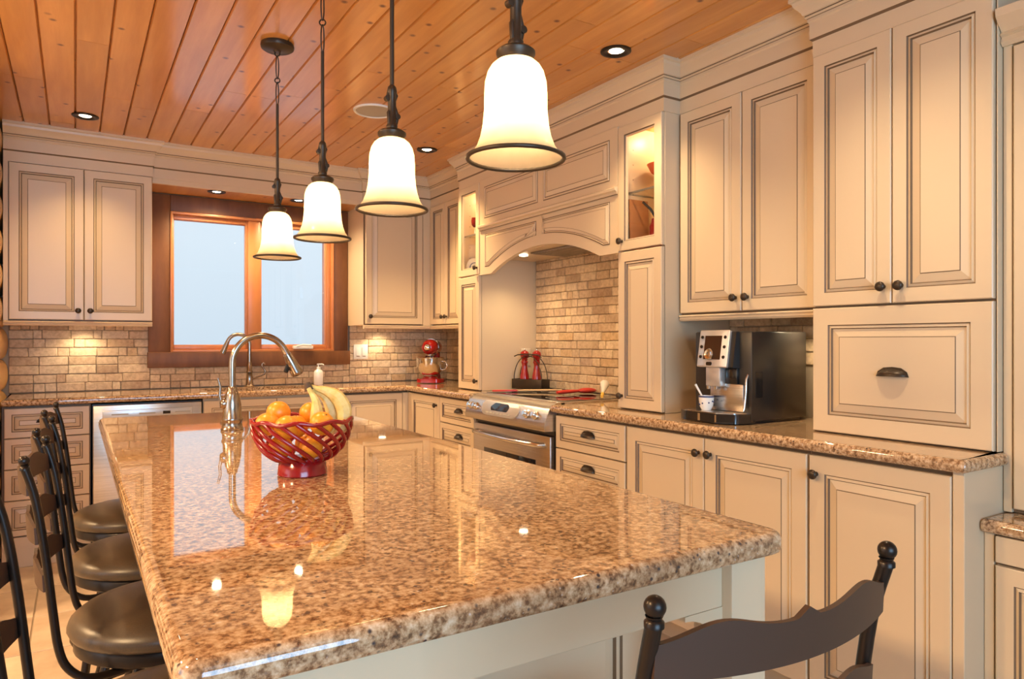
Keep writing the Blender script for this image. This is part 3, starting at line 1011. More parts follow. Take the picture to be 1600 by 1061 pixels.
MB().prism(hp_, 0, 1.0, lambda a, b_, d: (d, a, b_)).build('crown', 'cream', c)

# ---------------------------------------------------------------- island
isl = tag(empty('island', (0, 0, 0)), 'long cream kitchen island base with corner posts', 'island')
IX0, IX1, IY0, IY1 = .082, 1.011, .742, 3.322
MB().box(.43, .965, 1.04, 2.49, .09, .8765, bev=.003).box(.43, .965, 2.49, 3.26, .09, .70, bev=.003).box(.43, .46, 2.49, 3.26, .70, .8765).box(.935, .965, 2.49, 3.26, .70, .8765).box(.46, .935, 3.23, 3.26, .70, .8765).build('body', 'cream', isl)
MB().box(.47, .925, 1.08, 3.22, 0, .09).build('plinth', 'cream', isl)
def panel_on(name, loop, to3):
    sp_ = [(0, -.0005, 0), (0, .012, 0), (.06, .012, 0), (.064, .008, 1), (.074, .010, 0), (.078, .004, 1), (.10, .009, 0)]
    MB().rings(loop, sp_, to3).build(name, ['cream', 'glaze'], isl)
panel_on('end_panel', rect(.44, .955, .10, .875), lambda a, b_, d: (a, 1.04 - d, b_))
for k in range(3):
    panel_on('side_panel', rect(1.06 + k * .735, 1.06 + k * .735 + .72, .10, .875), lambda a, b_, d: (.965 + d, a, b_))
    panel_on('side_panel', rect(1.06 + k * .735, 1.06 + k * .735 + .72, .10, .875), lambda a, b_, d: (.43 - d, a, b_))
for px_ in (.110, .900):
    p = MB()
    p.box(px_, px_ + .083, .768, .851, .0, .8765, bev=.003)
    p.box(px_ - .006, px_ + .089, .762, .857, .0, .10, bev=.004)
    p.build('corner_post', 'cream', isl, smooth=35)
apr = MB()
apr.box(.193, .900, .788, .810, .796, .8765, bev=.002)
apr.build('apron', 'cream', isl)
apr = MB(); apr.box(.947, .969, .851, 1.04, .796, .8765, bev=.002); apr.build('apron', 'cream', isl)
def bracket(x, sgn):
    pts = [(0, 0), (0, -.10)] + [(sgn * .085 * (1 - math.cos(PI / 2 * k / 8)), -.10 + .10 * math.sin(PI / 2 * k / 8) * .92) for k in range(1, 9)] + [(sgn * .085, 0)]
    MB().prism([(x + a, .796 + b_) for a, b_ in pts], .788, .810, XZ).build('bracket', 'cream', isl)
bracket(.900, -1); bracket(.193, 1)
NH = 40
prep_hole = [(.71 + .158 * math.cos(2 * PI * k / NH), 2.675 + .158 * math.sin(2 * PI * k / NH)) for k in range(NH)]
tag(slab_top('countertop', rect(IX0, IX1, IY0, IY1), ZC, .038, prep_hole, .035), 'large polished brown granite top on the island', 'countertop')
basin('prep_sink', prep_hole, ZC - .039, .16, 'small round prep sink in the island behind the fruit bowl')

# ---------------------------------------------------------------- faucets
def arc(cx, cz, rr, a0, a1, n=16):
    return [(cx + rr * math.cos(a0 + (a1 - a0) * k / n), 0, cz + rr * math.sin(a0 + (a1 - a0) * k / n)) for k in range(n + 1)]
f = tag(empty('island_faucet', (.474, 2.628, ZC), .05), 'large brushed nickel gooseneck faucet on the island', 'faucet')
MB().lathe([(0, 0), (.038, 0), (.039, .006), (.034, .014), (.033, .03), (.036, .036), (.036, .042), (.032, .048), (.030, .09), (.024, .125), (.021, .134), (.0185, .138), (.0175, .15), (.013, .155), (0, .155)], 28).build('body', 'nickel', f, smooth=40)
gp = [(0, 0, .15), (0, 0, .20), (0, 0, .235)] + arc(.098, .238, .098, PI, .42, 20)
end = Vector(gp[-1]); tdir = (Vector(gp[-1]) - Vector(gp[-2])).normalized()
gp.append(tuple(end + tdir * .02))
MB().tube(gp, .0118, 16).build('neck', 'nickel', f, smooth=60)
s0 = end + tdir * .012
sh = MB().tube([s0, s0 + tdir * .012, s0 + tdir * .04, s0 + tdir * .075, s0 + tdir * .083, s0 + tdir * .088], [.0145, .017, .0195, .0225, .0225, .019], 18).build('spray_head', 'nickel', f, smooth=50)
bt = MB().box(-.008, .008, -.007, .007, -.022, .022, bev=.004)
bt.build('spray_button', 'black_plastic', sh, tuple(s0 + tdir * .048 + Vector((-.020, 0, -.006))), (0, .38, 0))
hd = MB()
hd.lathe([(0, 0), (.018, 0), (.019, .01), (.014, .018), (0, .02)], 18, (-.022, 0, .095), M=Matrix.Rotation(-PI / 2, 4, 'Y'))
hd.tube([(-.036, 0, .096), (-.042, 0, .125), (-.040, 0, .155), (-.048, 0, .185)], [.006, .005, .0045, .004], 10)
hd.build('lever', 'nickel', f, smooth=50)
f = tag(empty('sink_faucet', (1.022, 5.045, ZC), .0), 'tall nickel faucet with scrolled lever at the window sink', 'faucet')
MB().lathe([(0, 0), (.031, 0), (.033, .006), (.026, .014), (.022, .05), (.0185, .095), (.021, .10), (.021, .106), (.017, .112), (.016, .16), (.0125, .17), (0, .17)], 20).build('body', 'nickel', f, smooth=40)
gp = [(0, 0, .16), (0, 0, .24), (0, 0, .285)] + [(-.0 - p[0], 0, p[2]) for p in arc(.073, .288, .073, PI, .30, 16)]
end = Vector(gp[-1]); td = (Vector(gp[-1]) - Vector(gp[-2])).normalized()
MB().tube(gp, .0125, 12).build('neck', 'nickel', f, smooth=60)
MB().tube([end - td * .005, end + td * .03, end + td * .085], [.013, .016, .018], 14).build('spray_head', 'nickel', f, smooth=50)
MB().tube([(.012, 0, .055), (.045, 0, .065), (.075, 0, .075), (.098, 0, .085), (.106, 0, .105), (.096, 0, .122), (.083, 0, .14), (.082, 0, .155), (.094, 0, .162), (.103, 0, .152)], [.009, .008, .0075, .008, .007, .0065, .006, .006, .006, .006], 10).build('lever', 'nickel', f, smooth=60)

# ---------------------------------------------------------------- pendant lamps over the island
def pendant(y, label, zr):
    p = tag(empty('pendant_lamp', (.70, y, zr)), label, 'pendant lamp', 'pendant lamps over the island')
    sh = MB().lathe([(.0895, 0), (.083, .007), (.074, .020), (.0665, .040), (.062, .062), (.0592, .09), (.0590, .12), (.0575, .143), (.053, .160), (.046, .172), (.037, .180), (.030, .183)], 40).build('shade', 'shade_glass', p, smooth=80)
    MB().tube([(.0905 * math.cos(2 * PI * k / 44), .0905 * math.sin(2 * PI * k / 44), .0) for k in range(44)], .0042, 8, closed=True).build('rim', 'bronze', sh, smooth=80)
    MB().lathe([(0, .182), (.030, .180), (.032, .186), (.0365, .193), (.037, .199), (.030, .205), (.016, .209), (.012, .212), (0, .212)], 24).build('cap', 'bronze', p, smooth=40)
    kn = MB()
    kn.lathe([(0, .208), (.014, .209), (.015, .218), (.011, .224), (.011, .300), (.013, .306), (.011, .318), (.006, .324), (0, .324)], 14)
    kn.lathe([(0, -.008), (.0075, -.007), (.0075, .007), (0, .008)], 12, (.014, 0, .243), M=Matrix.Rotation(PI / 2, 4, 'X'))
    kn.lathe([(0, -.008), (.0075, -.007), (.0075, .007), (0, .008)], 12, (-.013, 0, .288), M=Matrix.Rotation(PI / 2, 4, 'X'))
    kn.tube([(.009, .002, .215), (.016, .001, .245), (.004, -.004, .270), (-.013, .0, .288), (-.006, .002, .312)], .0052, 8)
    kn.tube([(-.008, -.002, .215), (-.011, -.003, .250), (.006, .004, .278), (.012, .0, .298), (.003, 0, .316)], .0048, 8)
    kn.build('knuckle', 'bronze', p, smooth=50)
    ztop = CEIL - zr
    z1 = ztop - .245
    MB().tube([(0, 0, .318), (0, 0, z1)], .0058, 10).build('rod', 'bronze', p, smooth=60)
    ln = MB()
    def lk(z0, z2, ang):
        n_ = 20; L_ = []
        for k in range(n_):
            a = 2 * PI * k / n_
            x_ = .0078 * math.sin(a); zz = (z0 + z2) / 2 + (z2 - z0) / 2 * math.cos(a)
            L_.append((x_ * math.cos(ang), x_ * math.sin(ang), zz))
        ln.tube(L_, .0024, 6, closed=True)
    def ring(z, ang):
        ln.tube([(.010 * math.sin(2 * PI * k / 18) * math.cos(ang), .010 * math.sin(2 * PI * k / 18) * math.sin(ang), z + .010 * math.cos(2 * PI * k / 18)) for k in range(18)], .0026, 6, closed=True)
    lk(z1 - .004, z1 + .090, .6); ring(z1 + .097, -.5); lk(z1 + .104, z1 + .198, .6); ring(z1 + .206, -.5)
    ln.build('chain', 'bronze', p, smooth=60)
    MB().lathe([(0, ztop - .034), (.012, ztop - .034), (.016, ztop - .028), (.055, ztop - .024), (.064, ztop - .018), (.066, ztop - .010), (.064, ztop), (0, ztop)], 32).build('canopy', 'bronze', p, smooth=40)
    MB().ell((0, 0, .105), .026, .026, .038, 16, 10).build('bulb', 'bulb', p, smooth=80)
    L = bpy.data.lights.new('pendant_bulb', 'POINT')
    L.energy = PEND; L.color = (1, .72, .40); L.shadow_soft_size = .035
    o = bpy.data.objects.new('pendant_bulb', L); COL.objects.link(o); o.parent = p; o.location = (0, 0, .092)
    return p
PEND = 2.4
pendant(2.92, 'farthest pendant lamp, its round canopy in view, before the window', 1.571)
pendant(2.308, 'second farthest pendant lamp, overlapping the right window pane', 1.573)
pendant(1.707, 'pendant lamp second nearest the camera, beside the round ceiling speaker', 1.573)
pendant(1.105, 'nearest and largest pendant lamp, in front of the hood', 1.573)

# ---------------------------------------------------------------- recessed lamps, speaker
def downlight(x, y, z, power, label, r_=.064, col=(1, .735, .42), ang=100):
    d = tag(empty('downlight', (x, y, z)), label, 'downlight', 'recessed downlights')
    MB().lathe([(r_ * .50, .012), (r_ * .54, .0), (r_ * .62, -.005), (r_ * .9, -.007), (r_ * 1.0, -.004), (r_, .0), (r_, .004)], 28).build('trim_ring', 'dark_metal', d, smooth=50)
    MB().lathe([(0, -.002), (r_ * .40, -.0015), (r_ * .53, .002), (r_ * .53, .012), (0, .012)], 24).build('lens', 'lamp_lens', d, smooth=30)
    L = bpy.data.lights.new('downlight_beam', 'SPOT')
    L.energy = power * 1.5; L.color = col; L.spot_size = math.radians(ang); L.spot_blend = .9; L.shadow_soft_size = .025
    o = bpy.data.objects.new('downlight_beam', L); COL.objects.link(o); o.parent = d; o.location = (0, 0, -.012)
    return d
downlight(.048, 4.40, CEIL, 17, 'recessed downlight in the pine ceiling near the left cabinets', col=(1, .68, .33))
downlight(1.913, 2.24, CEIL, 24, 'recessed downlight in the pine ceiling nearest the coffee machine cabinets')
downlight(1.888, 4.03, CEIL, 52, 'recessed downlight in the pine ceiling near the corner', col=(1, .68, .33))
downlight(.782, 4.865, 2.2, 20, 'recessed downlight over the left half of the window', .056, ang=155)
downlight(1.309, 4.865, 2.2, 20, 'recessed downlight over the right half of the window', .056, ang=155)
downlight(1.68, 1.16, CEIL, 19, 'assumed unseen recessed downlight above the near end of the island', col=(1, .79, .52), ang=118)  # assumed lamp out of view, placed to light the tall cupboard
downlight(.05, 2.2, CEIL, 26, 'added unseen recessed downlight above the row of stools')  # added out of view to even out the light
spk = tag(empty('ceiling_speaker', (1.334, 3.49, CEIL)), 'round pale speaker grille flush in the pine ceiling', 'speaker')
MB().lathe([(0, -.004), (.096, -.005), (.098, -.003), (0, -.003)], 36).build('grille', 'grille', spk, smooth=40)
MB().lathe([(.097, -.003), (.098, -.008), (.106, -.009), (.110, -.004), (.110, 0), (.097, 0)], 36).build('rim', 'white_plastic', spk, smooth=40)

# puck lamps under the wall cabinets
def puck(x, y, power, label, aim=(0, 0, 0)):
    d = tag(empty('puck_lamp', (x, y, 1.345)), label, 'puck lamp', 'puck lamps under the wall cabinets')
    MB().lathe([(0, 0), (.034, 0), (.034, -.012), (.029, -.014), (.027, -.012)], 20).build('housing', 'white_plastic', d, smooth=40)
    MB().lathe([(0, -.0125), (.027, -.0125), (.024, -.015), (0, -.016)], 20).build('lens', 'puck_lens', d, smooth=40)
    L = bpy.data.lights.new('puck_beam', 'SPOT')
    L.energy = power; L.color = (1, .78, .48); L.spot_size = math.radians(140); L.spot_blend = .6; L.shadow_soft_size = .02
    o = bpy.data.objects.new('puck_beam', L); COL.objects.link(o); o.parent = d; o.location = (0, 0, -.02); o.rotation_euler = aim
puck(.05, 5.02, 4.6, 'puck lamp under the cabinet left of the window')
puck(1.98, 5.02, 4.6, 'puck lamp under the cabinet right of the window')
puck(2.42, 1.70, 4.6, 'puck lamp under the cabinet over the coffee machine')
# hood lamps
for yy in (3.826 - .28, 3.826 - 1.04):
    L = bpy.data.lights.new('hood_beam', 'SPOT')
    L.energy = 9.5; L.color = (1, .74, .42); L.spot_size = math.radians(130); L.spot_blend = .8; L.shadow_soft_size = .03
    o = bpy.data.objects.new('hood_beam', L); COL.objects.link(o); o.location = (TXF + .13, yy, 1.735)

# ---------------------------------------------------------------- stools
def stool(x, y, rz, label):
    s = tag(empty('bar_stool', (x, y, 0), rz), label, 'stool', 'swivel bar stools at the island')
    SZ = .655
    MB().lathe([(0, SZ + .004), (.085, SZ + .002), (.150, SZ - .004), (.184, SZ - .013), (.200, SZ - .026), (.204, SZ - .040), (.198, SZ - .052), (.187, SZ - .056), (0, SZ - .056)], 40).build('seat_cushion', 'leather', s, smooth=60)
    MB().lathe([(0, SZ - .056), (.188, SZ - .056), (.192, SZ - .062), (.192, SZ - .082), (.186, SZ - .086), (0, SZ - .086)], 40).build('seat_pan', 'dark_metal', s, smooth=40)
    MB().lathe([(0, SZ - .086), (.07, SZ - .087), (.07, SZ - .105), (.11, SZ - .108), (.11, SZ - .118), (0, SZ - .118)], 24).build('swivel', 'dark_metal', s, smooth=40)
    PS = .163
    for sg in (-1, 1):
        P = [(-.02, sg * .11, SZ - .094), (-.10, sg * .145, SZ - .094), (-.155, sg * PS, SZ - .088), (-.188, sg * PS, SZ - .062), (-.203, sg * PS, SZ - .020), (-.212, sg * PS, SZ + .05), (-.224, sg * PS, SZ + .16), (-.240, sg * PS, SZ + .27), (-.257, sg * (PS + .002), .988)]
        # smooth the path
        Q = []
        for i in range(len(P) - 1):
            p0 = Vector(P[max(i - 1, 0)]); p1 = Vector(P[i]); p2 = Vector(P[i + 1]); p3 = Vector(P[min(i + 2, len(P) - 1)])
            for k in range(4):
                t = k / 4
                Q.append(.5 * ((2 * p1) + (-p0 + p2) * t + (2 * p0 - 5 * p1 + 4 * p2 - p3) * t * t + (-p0 + 3 * p1 - 3 * p2 + p3) * t ** 3))
        Q.append(Vector(P[-1]))
        po = MB().tube(Q, .0078, 12).build('back_post', 'dark_metal', s, smooth=60)
        fn = MB()
        fn.lathe([(0, -.004), (.0090, -.003), (.0090, .002), (.0066, .004), (.0080, .007)], 14, P[-1])
        fn.ell((P[-1][0] - .001, P[-1][1], P[-1][2] + .015), .0100, .0100, .0100, 16, 10)
        fn.build('finial', 'dark_metal', po, smooth=60)
    for zc_, dx in ((.953, -.2525), (.858, -.239), (.765, -.226)):
        mb = MB(); n_ = 44
        for i in range(n_ + 1):
            t = -1 + 2 * i / n_
            yy = t * PS
            bow = -.030 * (1 - t * t)
            top = .013 + .014 * math.exp(-((abs(t) - .62) / .26) ** 2) + .010 * math.exp(-(t / .06) ** 2) + .006 * (1 - t * t)
            bot = -.018 - .004 * (1 - t * t)
            for zz, off in ((bot, -.003), (top, -.003), (top, .003), (bot, .003)):
                mb.v.append((dx + bow + off - zz * .06, yy, zc_ + zz))
        for i in range(n_):
            for k in range(4):
                a = i * 4 + k; b_ = i * 4 + (k + 1) % 4
                mb.f.append([a, b_, b_ + 4, a + 4]); mb.m.append(0)
        mb.f.append([0, 1, 2, 3]); mb.m.append(0)
        mb.f.append([n_ * 4 + q for q in (3, 2, 1, 0)]); mb.m.append(0)
        mb.build('back_slat', 'slat_metal', s, smooth=40)
    for k in range(4):
        a = PI / 4 + k * PI / 2
        ca, sa = math.cos(a), math.sin(a)
        MB().tube([(ca * .085, sa * .085, SZ - .116), (ca * .105, sa * .105, SZ - .16), (ca * .15, sa * .15, SZ - .28), (ca * .20, sa * .20, .22), (ca * .235, sa * .235, .010)], .0115, 10).build('leg', 'dark_metal', s, smooth=60)
    MB().tube([(.195 * math.cos(2 * PI * k / 36), .195 * math.sin(2 * PI * k / 36), .215) for k in range(36)], .009, 8, closed=True).build('foot_ring', 'dark_metal', s, smooth=60)
    return s
stool(.188, 2.81, -.075, 'farthest brown leather bar stool on the left of the island')
stool(.188, 2.27, -.075, 'second farthest brown leather bar stool on the left of the island')
stool(.188, 1.765, -.075, 'bar stool second from the camera on the left of the island')
stool(.145, 1.235, .0, 'nearest bar stool at the left, cut by the frame edge')
stool(.600, .695, PI / 2 - .045, 'bar stool at the near end of the island, only its scalloped back in view')

# ---------------------------------------------------------------- fruit bowl
BX, BY = .459, 1.672
bw = tag(empty('fruit_bowl', (BX, BY, ZC)), 'red ceramic lattice bowl of fruit on the island', 'bowl')
MB().lathe([(0, .004), (.050, .004), (.054, 0), (.057, .003), (.054, .030), (.050, .034), (.050, .040), (.030, .040), (0, .040)], 36).build('foot', 'red_glaze', bw, smooth=50)
def bowl_r(t):  # t 0..1 up the wall
    return .050 + .064 * math.sin(t * PI / 2) ** .62, .036 + .094 * t ** 1.12
NR = 18
for k in range(NR):
    P = []
    for i in range(15):
        t = i / 14
        r_, z_ = bowl_r(t)
        a = 2 * PI * k / NR - 1.25 * t
        P.append((r_ * math.cos(a), r_ * math.sin(a), z_))
    MB().tube(P, .0050, 8).build('rib', 'red_glaze', bw, smooth=70)
MB().tube([(.1145 * math.cos(2 * PI * k / 54), .1145 * math.sin(2 * PI * k / 54), .130 + .003 * math.sin(9 * 2 * PI * k / 54)) for k in range(54)], .0052, 8, closed=True).build('rim', 'red_glaze', bw, smooth=70)

def orange(dx, dy, dz, rr, rot, label):
    o = tag(empty('orange', (BX + dx, BY + dy, ZC + dz)), label, 'orange', 'oranges in the red bowl')
    o.rotation_euler = rot
    MB().lathe([(0, -rr * .94)] + [(rr * math.sin(PI * i / 16), -rr * .95 * math.cos(PI * i / 16)) for i in range(1, 16)] + [(rr * .10, rr * .925), (0, rr * .90)], 24).build('fruit', 'orange_peel', o, smooth=80)
    MB().lathe([(0, rr * .89), (rr * .07, rr * .90), (rr * .06, rr * .95), (0, rr * .96)], 8).build('stem_button', 'stem_brown', o, smooth=60)
RV = Vector((math.cos(-.5593), math.sin(-.5593), 0)); FV = Vector((math.sin(.5593), math.cos(.5593), 0))
def cam_off(r_, f_): q_ = RV * r_ + FV * f_; return q_.x, q_.y
ORS = [(-.057, .000, .146, .028, 'orange at the top left of the bowl, topmost of all'),
       (-.066, -.050, .124, .028, 'orange against the left rim of the bowl'),
       (-.014, -.072, .120, .028, 'orange at the front centre of the bowl rim'),
       (.008, .042, .140, .028, 'orange at the back of the bowl left of the banana'),
       (.062, -.058, .127, .028, 'orange at the right of the bowl in front of the banana'),
       (-.012, -.012, .114, .028, 'orange in the middle of the bowl between the front ones'),
       (-.041, -.035, .069, .028, 'orange low in the bowl behind the left ribs'),
       (.030, -.035, .069, .028, 'orange low in the bowl behind the right ribs'),
       (.000, .035, .069, .028, 'orange at the bottom of the bowl at the back')]
for i, (a, bq_, zz, rr, lb) in enumerate(ORS):
    dx, dy = cam_off(a, bq_)
    orange(dx, dy, zz + .0, rr, (-.9 + .5 * (i % 3), .5 - .4 * (i % 2), i * 1.1), lb)
bn = tag(empty('banana_bunch', (BX, BY, ZC)), 'bunch of bananas sticking up from the fruit bowl', 'banana')
def banana(path, rads):
    P = []
    for a, bq_, zz in path:
        dx, dy = cam_off(a, bq_); P.append(Vector((dx, dy, zz)))
    Q = []; RR = []
    for i in range(len(P) - 1):
        p0 = P[max(i - 1, 0)]; p1 = P[i]; p2 = P[i + 1]; p3 = P[min(i + 2, len(P) - 1)]
        for k in range(5):
            t = k / 5
            Q.append(.5 * ((2 * p1) + (-p0 + p2) * t + (2 * p0 - 5 * p1 + 4 * p2 - p3) * t * t + (-p0 + 3 * p1 - 3 * p2 + p3) * t ** 3)); RR.append(rads[i] * (1 - t) + rads[i + 1] * t)
    Q.append(P[-1]); RR.append(rads[-1])
    return MB().tube(Q, RR, 7).build('banana', 'banana_peel', bn, smooth=50)
RB = [.005, .006, .009, .0145, .0155, .015, .011, .005]
banana([(.018, -.012, .205), (.026, -.014, .192), (.036, -.018, .176), (.040, -.020, .152), (.039, -.018, .134), (.037, -.014, .120), (.036, -.012, .112), (.036, -.01, .108)], RB)
banana([(.018, .000, .208), (.034, .004, .203), (.054, .010, .197), (.078, .014, .182), (.094, .014, .156), (.096, .012, .128), (.090, .01, .108), (.086, .01, .100)], [.005, .006, .011, .0175, .0185, .0165, .011, .005])
banana([(.018, -.006, .205), (.030, .010, .194), (.044, .020, .184), (.056, .030, .164), (.062, .034, .138), (.060, .034, .112), (.056, .034, .098), (.054, .034, .09)], RB)
dx, dy = cam_off(.014, -.006)
MB().tube([(dx + .004, dy, .200), (dx, dy, .211), (dx - .002, dy, .218)], [.011, .009, .007], 8).build('stem', 'stem_brown', bn, smooth=50)

# ---------------------------------------------------------------- things on the window counter
sd = tag(empty('soap_dispenser', (1.497, 5.035, ZC)), 'white ceramic soap dispenser with pump by the window sink', 'soap dispenser')
MB().lathe([(0, 0), (.030, 0), (.033, .004), (.033, .085), (.028, .100), (.014, .110), (.013, .116), (0, .116)], 24).build('bottle', 'porcelain', sd, smooth=50)
pp = MB().lathe([(0, .115), (.015, .115), (.015, .124), (.006, .127), (.005, .142), (.012, .144), (.012, .150), (0, .152)], 16)
pp.tube([(0, 0, .147), (.025, -.01, .148), (.036, -.014, .140)], .0045, 8)
pp.build('pump', 'porcelain', sd, smooth=50)
sw = tag(empty('light_switch', (1.848, YB - .029, 1.148)), 'white double light switch plate on the stone backsplash', 'switch')
MB().box(-.056, .056, 0, .006, -.055, .055, bev=.002).build('plate', 'white_plastic', sw, smooth=40)
for xx in (-.024, .024):
    MB().box(xx - .016, xx + .016, -.004, .001, -.033, .033, bev=.001).build('rocker', 'porcelain', sw, smooth=40)
    MB().box(xx - .012, xx + .012, -.0046, -.003, -.036, -.031).build('rocker_gap', 'glaze', sw)
def outlet(name, loc, rz, label, pm_='white_plastic'):
    o = tag(empty(name, loc, rz), label, 'outlet')
    MB().box(-.036, .036, 0, .005, -.057, .057, bev=.0015).build('plate', pm_, o, smooth=40)
    for zz in (-.026, .026):
        rc = MB().box(-.016, .016, -.002, .001, zz - .016, zz + .016, bev=.001).build('socket', pm_, o, smooth=40)
        for xx in (-.006, .006):
            MB().box(xx - .0012, xx + .0012, -.0026, -.0015, zz - .004, zz + .007).build('slot', 'black_plastic', rc)
outlet('wall_outlet', (XW - .027, 4.395, 1.135), RIGHT, 'white outlet on the stone backsplash beside the hood tower')
outlet('wall_outlet', (2.50, 3.822, 1.125), 0, 'cream outlet on the side of the hood tower behind the pepper mills', 'cream_plastic')

# stand mixer
mxr = tag(empty('stand_mixer', (2.285, 4.79, ZC), -PI / 2 - .72), 'red stand mixer with steel bowl in the corner', 'stand mixer')
# local +x is the front (bowl side)
bs = MB()
bs.prism(round_poly([(-.12, -.075), (.03, -.105), (.12, -.085), (.12, .085), (.03, .105), (-.12, .075)], .035, 5), .006, .034, XY)
bs.lathe([(0, .034), (.062, .034), (.056, .046), (.05, .050), (0, .050)], 24, (.045, 0, 0))
bs.build('base', 'red_enamel', mxr, smooth=40)
MB().tube([(-.075, 0, .02), (-.080, 0, .10), (-.075, 0, .17), (-.070, 0, .225)], [.048, .040, .040, .046], 18).build('column', 'red_enamel', mxr, smooth=60)
hd = MB()
hd.tube([(-.135, 0, .265), (-.125, 0, .265), (-.09, 0, .266), (-.02, 0, .268), (.05, 0, .268), (.095, 0, .266), (.115, 0, .265), (.120, 0, .265)], [.018, .038, .055, .061, .060, .052, .036, .018], 24)
hd.build('motor_head', 'red_enamel', mxr, smooth=60)
MB().lathe([(.0615, -.004), (.0628, -.004), (.0628, .004), (.0615, .004)], 28, (.020, 0, .268), M=Matrix.Rotation(PI / 2, 4, 'Y')).build('trim_band', 'chrome', mxr, smooth=40)
MB().lathe([(0, 0), (.022, 0), (.024, .006), (.016, .016), (0, .018)], 20, (.117, 0, .266), M=Matrix.Rotation(PI / 2, 4, 'Y')).build('hub_cap', 'chrome', mxr, smooth=50)
MB().lathe([(0, 0), (.030, 0), (.034, .012), (.034, .026), (0, .026)], 20, (.052, 0, .190)).build('planetary', 'chrome', mxr, smooth=40)
bwl = MB().lathe([(0, .048), (.045, .048), (.052, .052), (.046, .056), (.078, .078), (.098, .115), (.104, .160), (.105, .188), (.109, .190), (.107, .194), (.102, .189), (.100, .160), (.092, .118), (.06, .075), (0, .066)], 32, (.048, 0, 0)).build('mixing_bowl', 'chrome', mxr, smooth=50)
MB().tube([(.062, .088, .165), (.072, .128, .162), (.074, .138, .135), (.068, .125, .105), (.058, .075, .098)], .006, 8).build('bowl_handle', 'chrome', bwl, smooth=60)
MB().lathe([(0, 0), (.009, 0), (.009, .014), (0, .016)], 10, (-.03, -.060, .262), M=Matrix.Rotation(PI / 2, 4, 'X')).build('speed_knob', 'black_plastic', mxr, smooth=40)

# ---------------------------------------------------------------- pepper mills in their rack
rk = tag(empty('mill_rack', (2.452, 3.695, .9275), RIGHT + .33), 'bronze wire rack holding two mills at the back of the cooktop', 'rack')
MB().box(-.118, .118, -.045, .045, 0, .006, bev=.003).build('tray', 'bronze', rk, smooth=40)
b_ = MB()
b_.box(-.118, .118, -.045, -.038, .004, .062, bev=.003); b_.box(-.118, .118, .038, .045, .004, .062, bev=.003)
b_.box(-.118, -.111, -.04, .04, .004, .062, bev=.003); b_.box(.111, .118, -.04, .04, .004, .062, bev=.003)
b_.build('trough', 'bronze', rk, smooth=40)
wv = MB()
for yy in (-.03, .03):
    wv.tube([(-.110, yy, .055)] + [(-.110 * math.cos(PI * k / 20), yy, .06 + .150 * math.sin(PI * k / 20)) for k in range(21)] + [(.110, yy, .055)], .0028, 8)
wv.tube([(-.108, -.03, .205), (-.08, -.03, .215), (.0, -.03, .220), (.08, -.03, .215), (.108, -.03, .200)], .0035, 8)
wv.build('wire_hoop', 'bronze', rk, smooth=60)
def mill(dx, label):
    a = RIGHT + .33
    m_ = tag(empty('pepper_mill', (2.452 + math.cos(a) * dx, 3.695 + math.sin(a) * dx, .934)), label, 'pepper mill', 'red pepper mills on the range')
    MB().lathe([(0, 0), (.030, 0), (.031, .010), (.028, .014), (.031, .019), (.031, .028), (.028, .034), (.030, .042), (.029, .07), (.022, .105), (.018, .135), (.0185, .15), (.022, .158), (.022, .166), (.017, .172), (0, .172)], 24).build('body', 'red_enamel', m_, smooth=45)
    MB().lathe([(0, .172), (.018, .172), (.022, .178), (.018, .184), (.025, .192), (.029, .208), (.026, .224), (.015, .234), (0, .236)], 24).build('head', 'red_enamel', m_, smooth=45)
    MB().ell((0, 0, .239), .006, .006, .006, 12, 8).build('finial', 'chrome', m_, smooth=60)
mill(-.048, 'left red pepper mill in the rack behind the range')
mill(.048, 'right red pepper mill in the rack behind the range')

def between(p, q_):
    return Vector(p), Vector(q_)
sp1 = tag(empty('spatula', (0, 0, 0)), 'long spatula with a red silicone blade lying across the cooktop', 'spatula')
a_, b2 = between((2.11, 3.590, .934), (2.235, 3.500, .936))
d_ = (b2 - a_).normalized(); nn = Vector((-d_.y, d_.x, 0))
mb = MB(); k0 = 0
pts = [(0, -.018), (.02, -.026), (.11, -.024), (.15, -.010), (.15, .010), (.11, .024), (.02, .026), (0, .018)]
mb.prism(pts, -.004, .004, lambda a, bb, dd: tuple(a_ + d_ * a + nn * bb + Vector((0, 0, dd))))
mb.build('blade', 'red_silicone', sp1, smooth=40)
MB().tube([b2 - d_ * .01, b2 + d_ * .12, b2 + d_ * .26], [.006, .006, .007], 10).build('handle', 'utensil_wood', sp1, smooth=50)
pn = tag(empty('serving_spoon', (0, 0, 0)), 'red silicone spoon with dark underside lying on the right of the cooktop', 'spoon')
a_ = Vector((2.285, 3.175, .943)); b2 = Vector((2.545, 3.185, .947)); d_ = (b2 - a_).normalized()
MB().tube([a_, a_ + d_ * .04, a_ + d_ * .12, a_ + d_ * .16], [.010, .014, .012, .010], 12, flat=.8).build('handle', 'red_silicone', pn, smooth=50)
MB().ell(a_ + d_ * .215 + Vector((0, 0, -.001)), .066, .036, .016, 20, 10).build('spoon_head', 'red_silicone', pn, smooth=70)
sr = tag(empty('small_scoop', (2.43, 2.955, .9275)), 'small ivory scoop with yellow handle on the cooktop by the right hood tower', 'scoop')
MB().tube([(0.0, 0.0, .018), (.03, .03, .03), (.06, .06, .048), (.085, .085, .062)], [.008, .012, .020, .026], 14).build('scoop_cup', 'porcelain', sr, smooth=60)
MB().tube([(.0, .0, .018), (-.03, -.035, .012), (-.07, -.08, .010)], [.009, .010, .008], 10).build('handle', 'yellow', sr, smooth=60)

